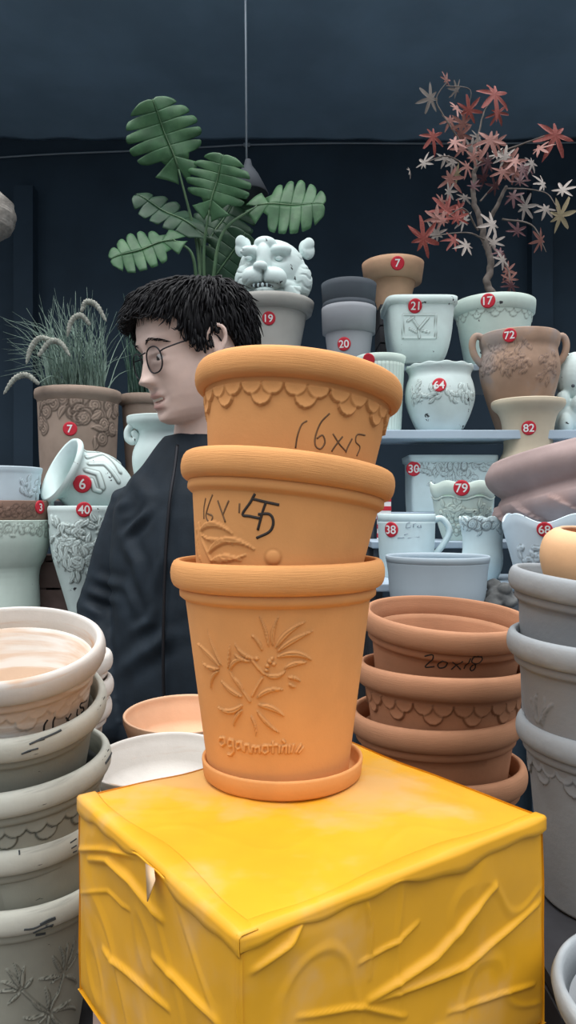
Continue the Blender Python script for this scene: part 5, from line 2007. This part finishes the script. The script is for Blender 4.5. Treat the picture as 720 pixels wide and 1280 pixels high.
# jacket
g = Geo()
prev = None
secs = [(.905, .168, .128), (.93, .170, .132), (1.0, .172, .135), (1.10, .170, .132), (1.22, .178, .130), (1.29, .178, .122), (1.33, .170, .112), (1.365, .136, .096), (1.395, .105, .084), (1.42, .082, .074), (1.432, .070, .068)]
n = 60
vs, fs = [], []
for z, hw, dp in secs:
    for i in range(n):
        a = 2 * PI * i / n
        c, s = math.cos(a), math.sin(a)
        vs.append(bl((hw * math.copysign(abs(c) ** .85, c), .012 + dp * math.copysign(abs(s) ** .9, s), z)))
for j in range(len(secs) - 1):
    for i in range(n):
        fs.append((j * n + i, j * n + (i + 1) % n, (j + 1) * n + (i + 1) % n, (j + 1) * n + i))
fs.append(tuple(range(n - 1, -1, -1)))
fs.append(tuple((len(secs) - 1) * n + i for i in range(n)))
g.add(vs, fs)
for a, b, c in ((SHR, ELR, WRR), (SHL, ELL_, WRL)):
    a, b, c = Vector(a), Vector(b), Vector(c)
    cuff = c - (c - b).normalized() * .012
    limb(g, [bl(p) for p in (a * .70 + Vector((0, .004, .418)), a, a.lerp(b, .5), b, b.lerp(c, .5), cuff)], [.045, .062, .060, .055, .050, .041], 24)
cpts = []
for k in range(37):
    a = 2 * PI * k / 36
    cpts.append(neck0.lerp(neck1, .12) + RB @ Vector((.071 * math.cos(a), .068 * math.sin(a) + .004, .018 + .014 * math.sin(a))))
g.tube(cpts, .011, 10)
vv, ff = remesh(g, .0045, 3, .5)
me = bpy.data.meshes.new('t')
me.from_pydata([tuple(p) for p in vv], [], ff)
me.update()
nor = np.array([tuple(q.normal) for q in me.vertices])
bpy.data.meshes.remove(me)
wx = vv + np.array(ROOT)
uu = CX + F * wx[:, 0] / wx[:, 1]
v2 = HY - F * (wx[:, 2] - ZC) / wx[:, 1]
h = np.zeros(len(vv))
for line, w, H in (([(215, 505), (270, 450), (330, 388)], 5, .010), ([(180, 405), (230, 345)], 5, .006), ([(395, 430), (388, 600), (335, 800)], 7, .007), ([(250, 910), (330, 865), (352, 790)], 6, .006),
                   ([(208, 500), (270, 620), (305, 770)], 7, .008), ([(60, 735), (190, 780)], 6, .007), ([(95, 680), (215, 725)], 6, .006), ([(40, 790), (140, 850)], 6, .006), ([(225, 700), (265, 830)], 5, .006),
                   ([(440, 700), (400, 900), (340, 1010)], 8, .007), ([(250, 240), (330, 380)], 9, .004), ([(480, 900), (300, 1000), (190, 1090)], 9, .008), ([(500, 700), (470, 860)], 7, .005)):
    q, t = seg_field(uu, v2, [(90 + x / 3.367, 520 + y / 3.367) for x, y in line])
    h += H * .8 * (np.exp(-(q / w) ** 2) - .55 * np.exp(-((q - 1.9 * w) / w) ** 2)) * np.sin(PI * np.clip(t * .9 + .05, 0, 1))
h = np.where(nor[:, 1] < .2, h, 0)
for i in range(len(vv)):
    p = Vector(vv[i])
    h[i] += .006 * noise.noise(Vector((p.x * 9, p.y * 9, p.z * 5))) + .003 * noise.noise(Vector((p.x * 26, p.y * 26, p.z * 13)))
vv = vv + nor * h[:, None]
jk = mk('jacket', vv, ff, M['jacket'], person)
g = Geo()
zp = [(.022, -.122, .92), (.022, -.130, 1.05), (.022, -.1265, 1.2), (.020, -.113, 1.31), (.014, -.092, 1.37), (.008, -.077, 1.41)]
g.tube([bl(p) for p in smooth_path(zp, 40)], .0026, 6)
g.mk('zip', M['frame'], jk)

# trousers and shoes
g = Geo()
g.ell(bl((0, .012, .93)), (.160, .122, .09), RB, 36, 20)
for s in (-1, 1):
    limb(g, [bl(p) for p in ((s * .085, .01, .92), (s * .09, 0, .80), (s * .095, -.002, .49), (s * .098, .022, .34), (s * .10, .03, .085))], [.094, .096, .070, .066, .058], 28)
vv, ff = remesh(g, .008, 3)
vv = np.array([Vector(p) * 1 + Vector((noise.noise(Vector(p) * 12), noise.noise(Vector(p) * 12 + Vector((3, 3, 3))), 0)) * .006 for p in vv])
mk('trousers', vv, ff, M['trousers'], person)
for s in (-1, 1):
    g = Geo()
    limb(g, [bl(p) for p in ((s * .10, .062, .048), (s * .102, .0, .060), (s * .112, -.10, .040), (s * .118, -.16, .034))], [.045, .047, .042, .032], 18)
    vv, ff = remesh(g, .006, 2)
    vv[:, 2] = np.maximum(vv[:, 2], .004)
    mk('shoe', vv, ff, M['shoe'], person)
CEIL0 = 2.05; SUN = 1.1

# ------------------------------------------------------------------ the room
M['ceiling'] = mat('dark_tarpaulin_ceiling', (0.25, 0.39, 0.54), 0.75, 0.12, 3, 0.0, 8)
M['wallm'] = mat('dark_blue_cloth_wall', (0.036, 0.060, 0.088), 0.8, 0.15, 3, 0.2, 14)
M['floor'] = mat('concrete_floor', (0.09, 0.09, 0.088), 0.9, 0.2, 3, 0.2, 30)
M['wire'] = mat('grey_wire', (0.26, 0.31, 0.36), 0.6, 0.1, 5)
YB, ZT, XL, XR = 3.0, 2.83, -2.4, 2.4
struct('floor', [(-8, -8, 0), (8, -8, 0), (8, 3.05, 0), (-8, 3.05, 0)], [(0, 1, 2, 3)], M['floor'])
g = Geo(); g.box((XL, YB, 0), (XR, YB + .05, ZT + .05)); struct('wall_back', g.v, g.f, M['wallm'])
g = Geo(); g.box((XL - .05, CEIL0, 0), (XL, YB + .05, ZT + .05)); struct('wall_left', g.v, g.f, M['wallm'])
g = Geo(); g.box((XR, CEIL0, 0), (XR + .05, YB + .05, ZT + .05)); struct('wall_right', g.v, g.f, M['wallm'])
# sagging corrugated tarpaulin
nx, ny = 120, 40
vs = []
for j in range(ny):
    for i in range(nx):
        x = XL + (XR - XL) * i / (nx - 1)
        y = CEIL0 + (YB - CEIL0) * j / (ny - 1)
        vs.append((x, y, ZT + .010 * math.sin(x * 26) * (.4 + .6 * noise.noise(Vector((x * 1.3, y * 1.5, 0)))) + .02 * noise.noise(Vector((x, y, 3)))))
fs = [(j * nx + i, (j + 1) * nx + i, (j + 1) * nx + i + 1, j * nx + i + 1) for j in range(ny - 1) for i in range(nx - 1)]
o = struct('ceiling', vs, fs, M['ceiling'], True)
s = o.modifiers.new('t', 'SOLIDIFY')
s.thickness = .02
s.offset = 1
for i, (u0, u1) in enumerate(((664, 690), (18, 42))):
    g = Geo()
    g.box((P(u0, 300, 2.95).x, 2.94, 0), (P(u1, 300, 2.95).x, 3.0, 2.60))
    struct('trim_%d' % (i + 1), g.v, g.f, M['trimm'] if 'trimm' in M else M['wallm'])


def wire(label, pts, r=.0035):
    c = pts[len(pts) // 2]
    c = Vector(c)
    t = thing('cable', label, 'cable', c)
    g = Geo()
    g.tube([Vector(p) - c for p in smooth_path(pts, 30)], r, 8)
    g.mk('wire', M['wire'], t)
    g = Geo()
    for p in (pts[0], pts[-1]):
        g.ell(Vector(p) - c, .008, None, 10, 8)
    g.mk('cable_clip', M['wire'], t)


wire('thin pale cable running level along the back wall on the right', [P(311, 181, 2.985), P(420, 179, 2.985), P(560, 179.5, 2.985), P(760, 178, 2.985)])
wire('thin pale cable drooping along the back wall on the left', [P(-60, 201, 2.985), P(60, 193, 2.985), P(180, 188, 2.985), P(306, 181, 2.985)])
lp = thing('pendant_lamp', 'dark cone pendant lamp on a long cord above the green plant', 'lamp', P(310, 205, 2.08))
z0 = lp.location.z
g = Geo(); g.tube([(-.004, 0, 0), (-.006, 0, .3), (-.008, 0, ZT + .005 - z0)], .0028, 8); g.mk('cord', M['wire'], lp)
v, f, w = lathe([(.056, -.085), (.058, -.083), (.030, -.03), (.012, -.005), (.008, .012), (.004, .014), (.004, -.01), (.026, -.032), (.054, -.082), (.056, -.085)], 48, 4)
mk('lamp_shade', v, f[:-2], M['shelf_dark'], lp)
g = Geo(); g.ell((0, 0, -.045), (.016, .016, .022)); g.mk('bulb', M['midgrey'], lp)

# ------------------------------------------------------------------ light and camera
w = bpy.data.worlds.new('overcast_sky')
SC.world = w
w.use_nodes = True
nt = w.node_tree
bg = nt.nodes['Background']
tc = nt.nodes.new('ShaderNodeTexCoord')
sx = nt.nodes.new('ShaderNodeSeparateXYZ')
nt.links.new(tc.outputs['Generated'], sx.inputs[0])
cr = nt.nodes.new('ShaderNodeValToRGB')
nt.links.new(sx.outputs['Z'], cr.inputs[0])
cr.color_ramp.elements[0].position = 0.0
cr.color_ramp.elements[0].color = (0.15, 0.17, 0.19, 1)
e_ = cr.color_ramp.elements.new(.35)
e_.color = (0.54, 0.58, 0.62, 1)
cr.color_ramp.elements[-1].position = 0.95
cr.color_ramp.elements[-1].color = (2.95, 2.98, 3.0, 1)
nt.links.new(cr.outputs[0], bg.inputs[0])
bg.inputs[1].default_value = 1.0
sl = bpy.data.lights.new('sun', 'SUN')
sl.energy = SUN
sl.angle = math.radians(50)
sl.color = (1.0, 0.97, 0.92)
so = link(bpy.data.objects.new('sun', sl))
so.rotation_euler = Vector((0.16, 0.10, -1)).to_track_quat('-Z', 'Y').to_euler()
so.location = (-1, -3, 4)
cam = bpy.data.cameras.new('camera')
co = link(bpy.data.objects.new('camera', cam))
co.location = (0, 0, ZC)
co.rotation_euler = (PI / 2, 0, 0)
cam.sensor_fit = 'VERTICAL'
cam.sensor_height = 24.0
cam.sensor_width = 13.5
cam.lens = F / 1280.0 * 24.0
cam.clip_start = .01
SC.camera = co
SC.view_settings.view_transform = 'Standard'
SC.view_settings.look = 'None'
SC.view_settings.gamma = 1.0
SC.view_settings.use_curve_mapping = False
SC.view_settings.exposure = 0.12
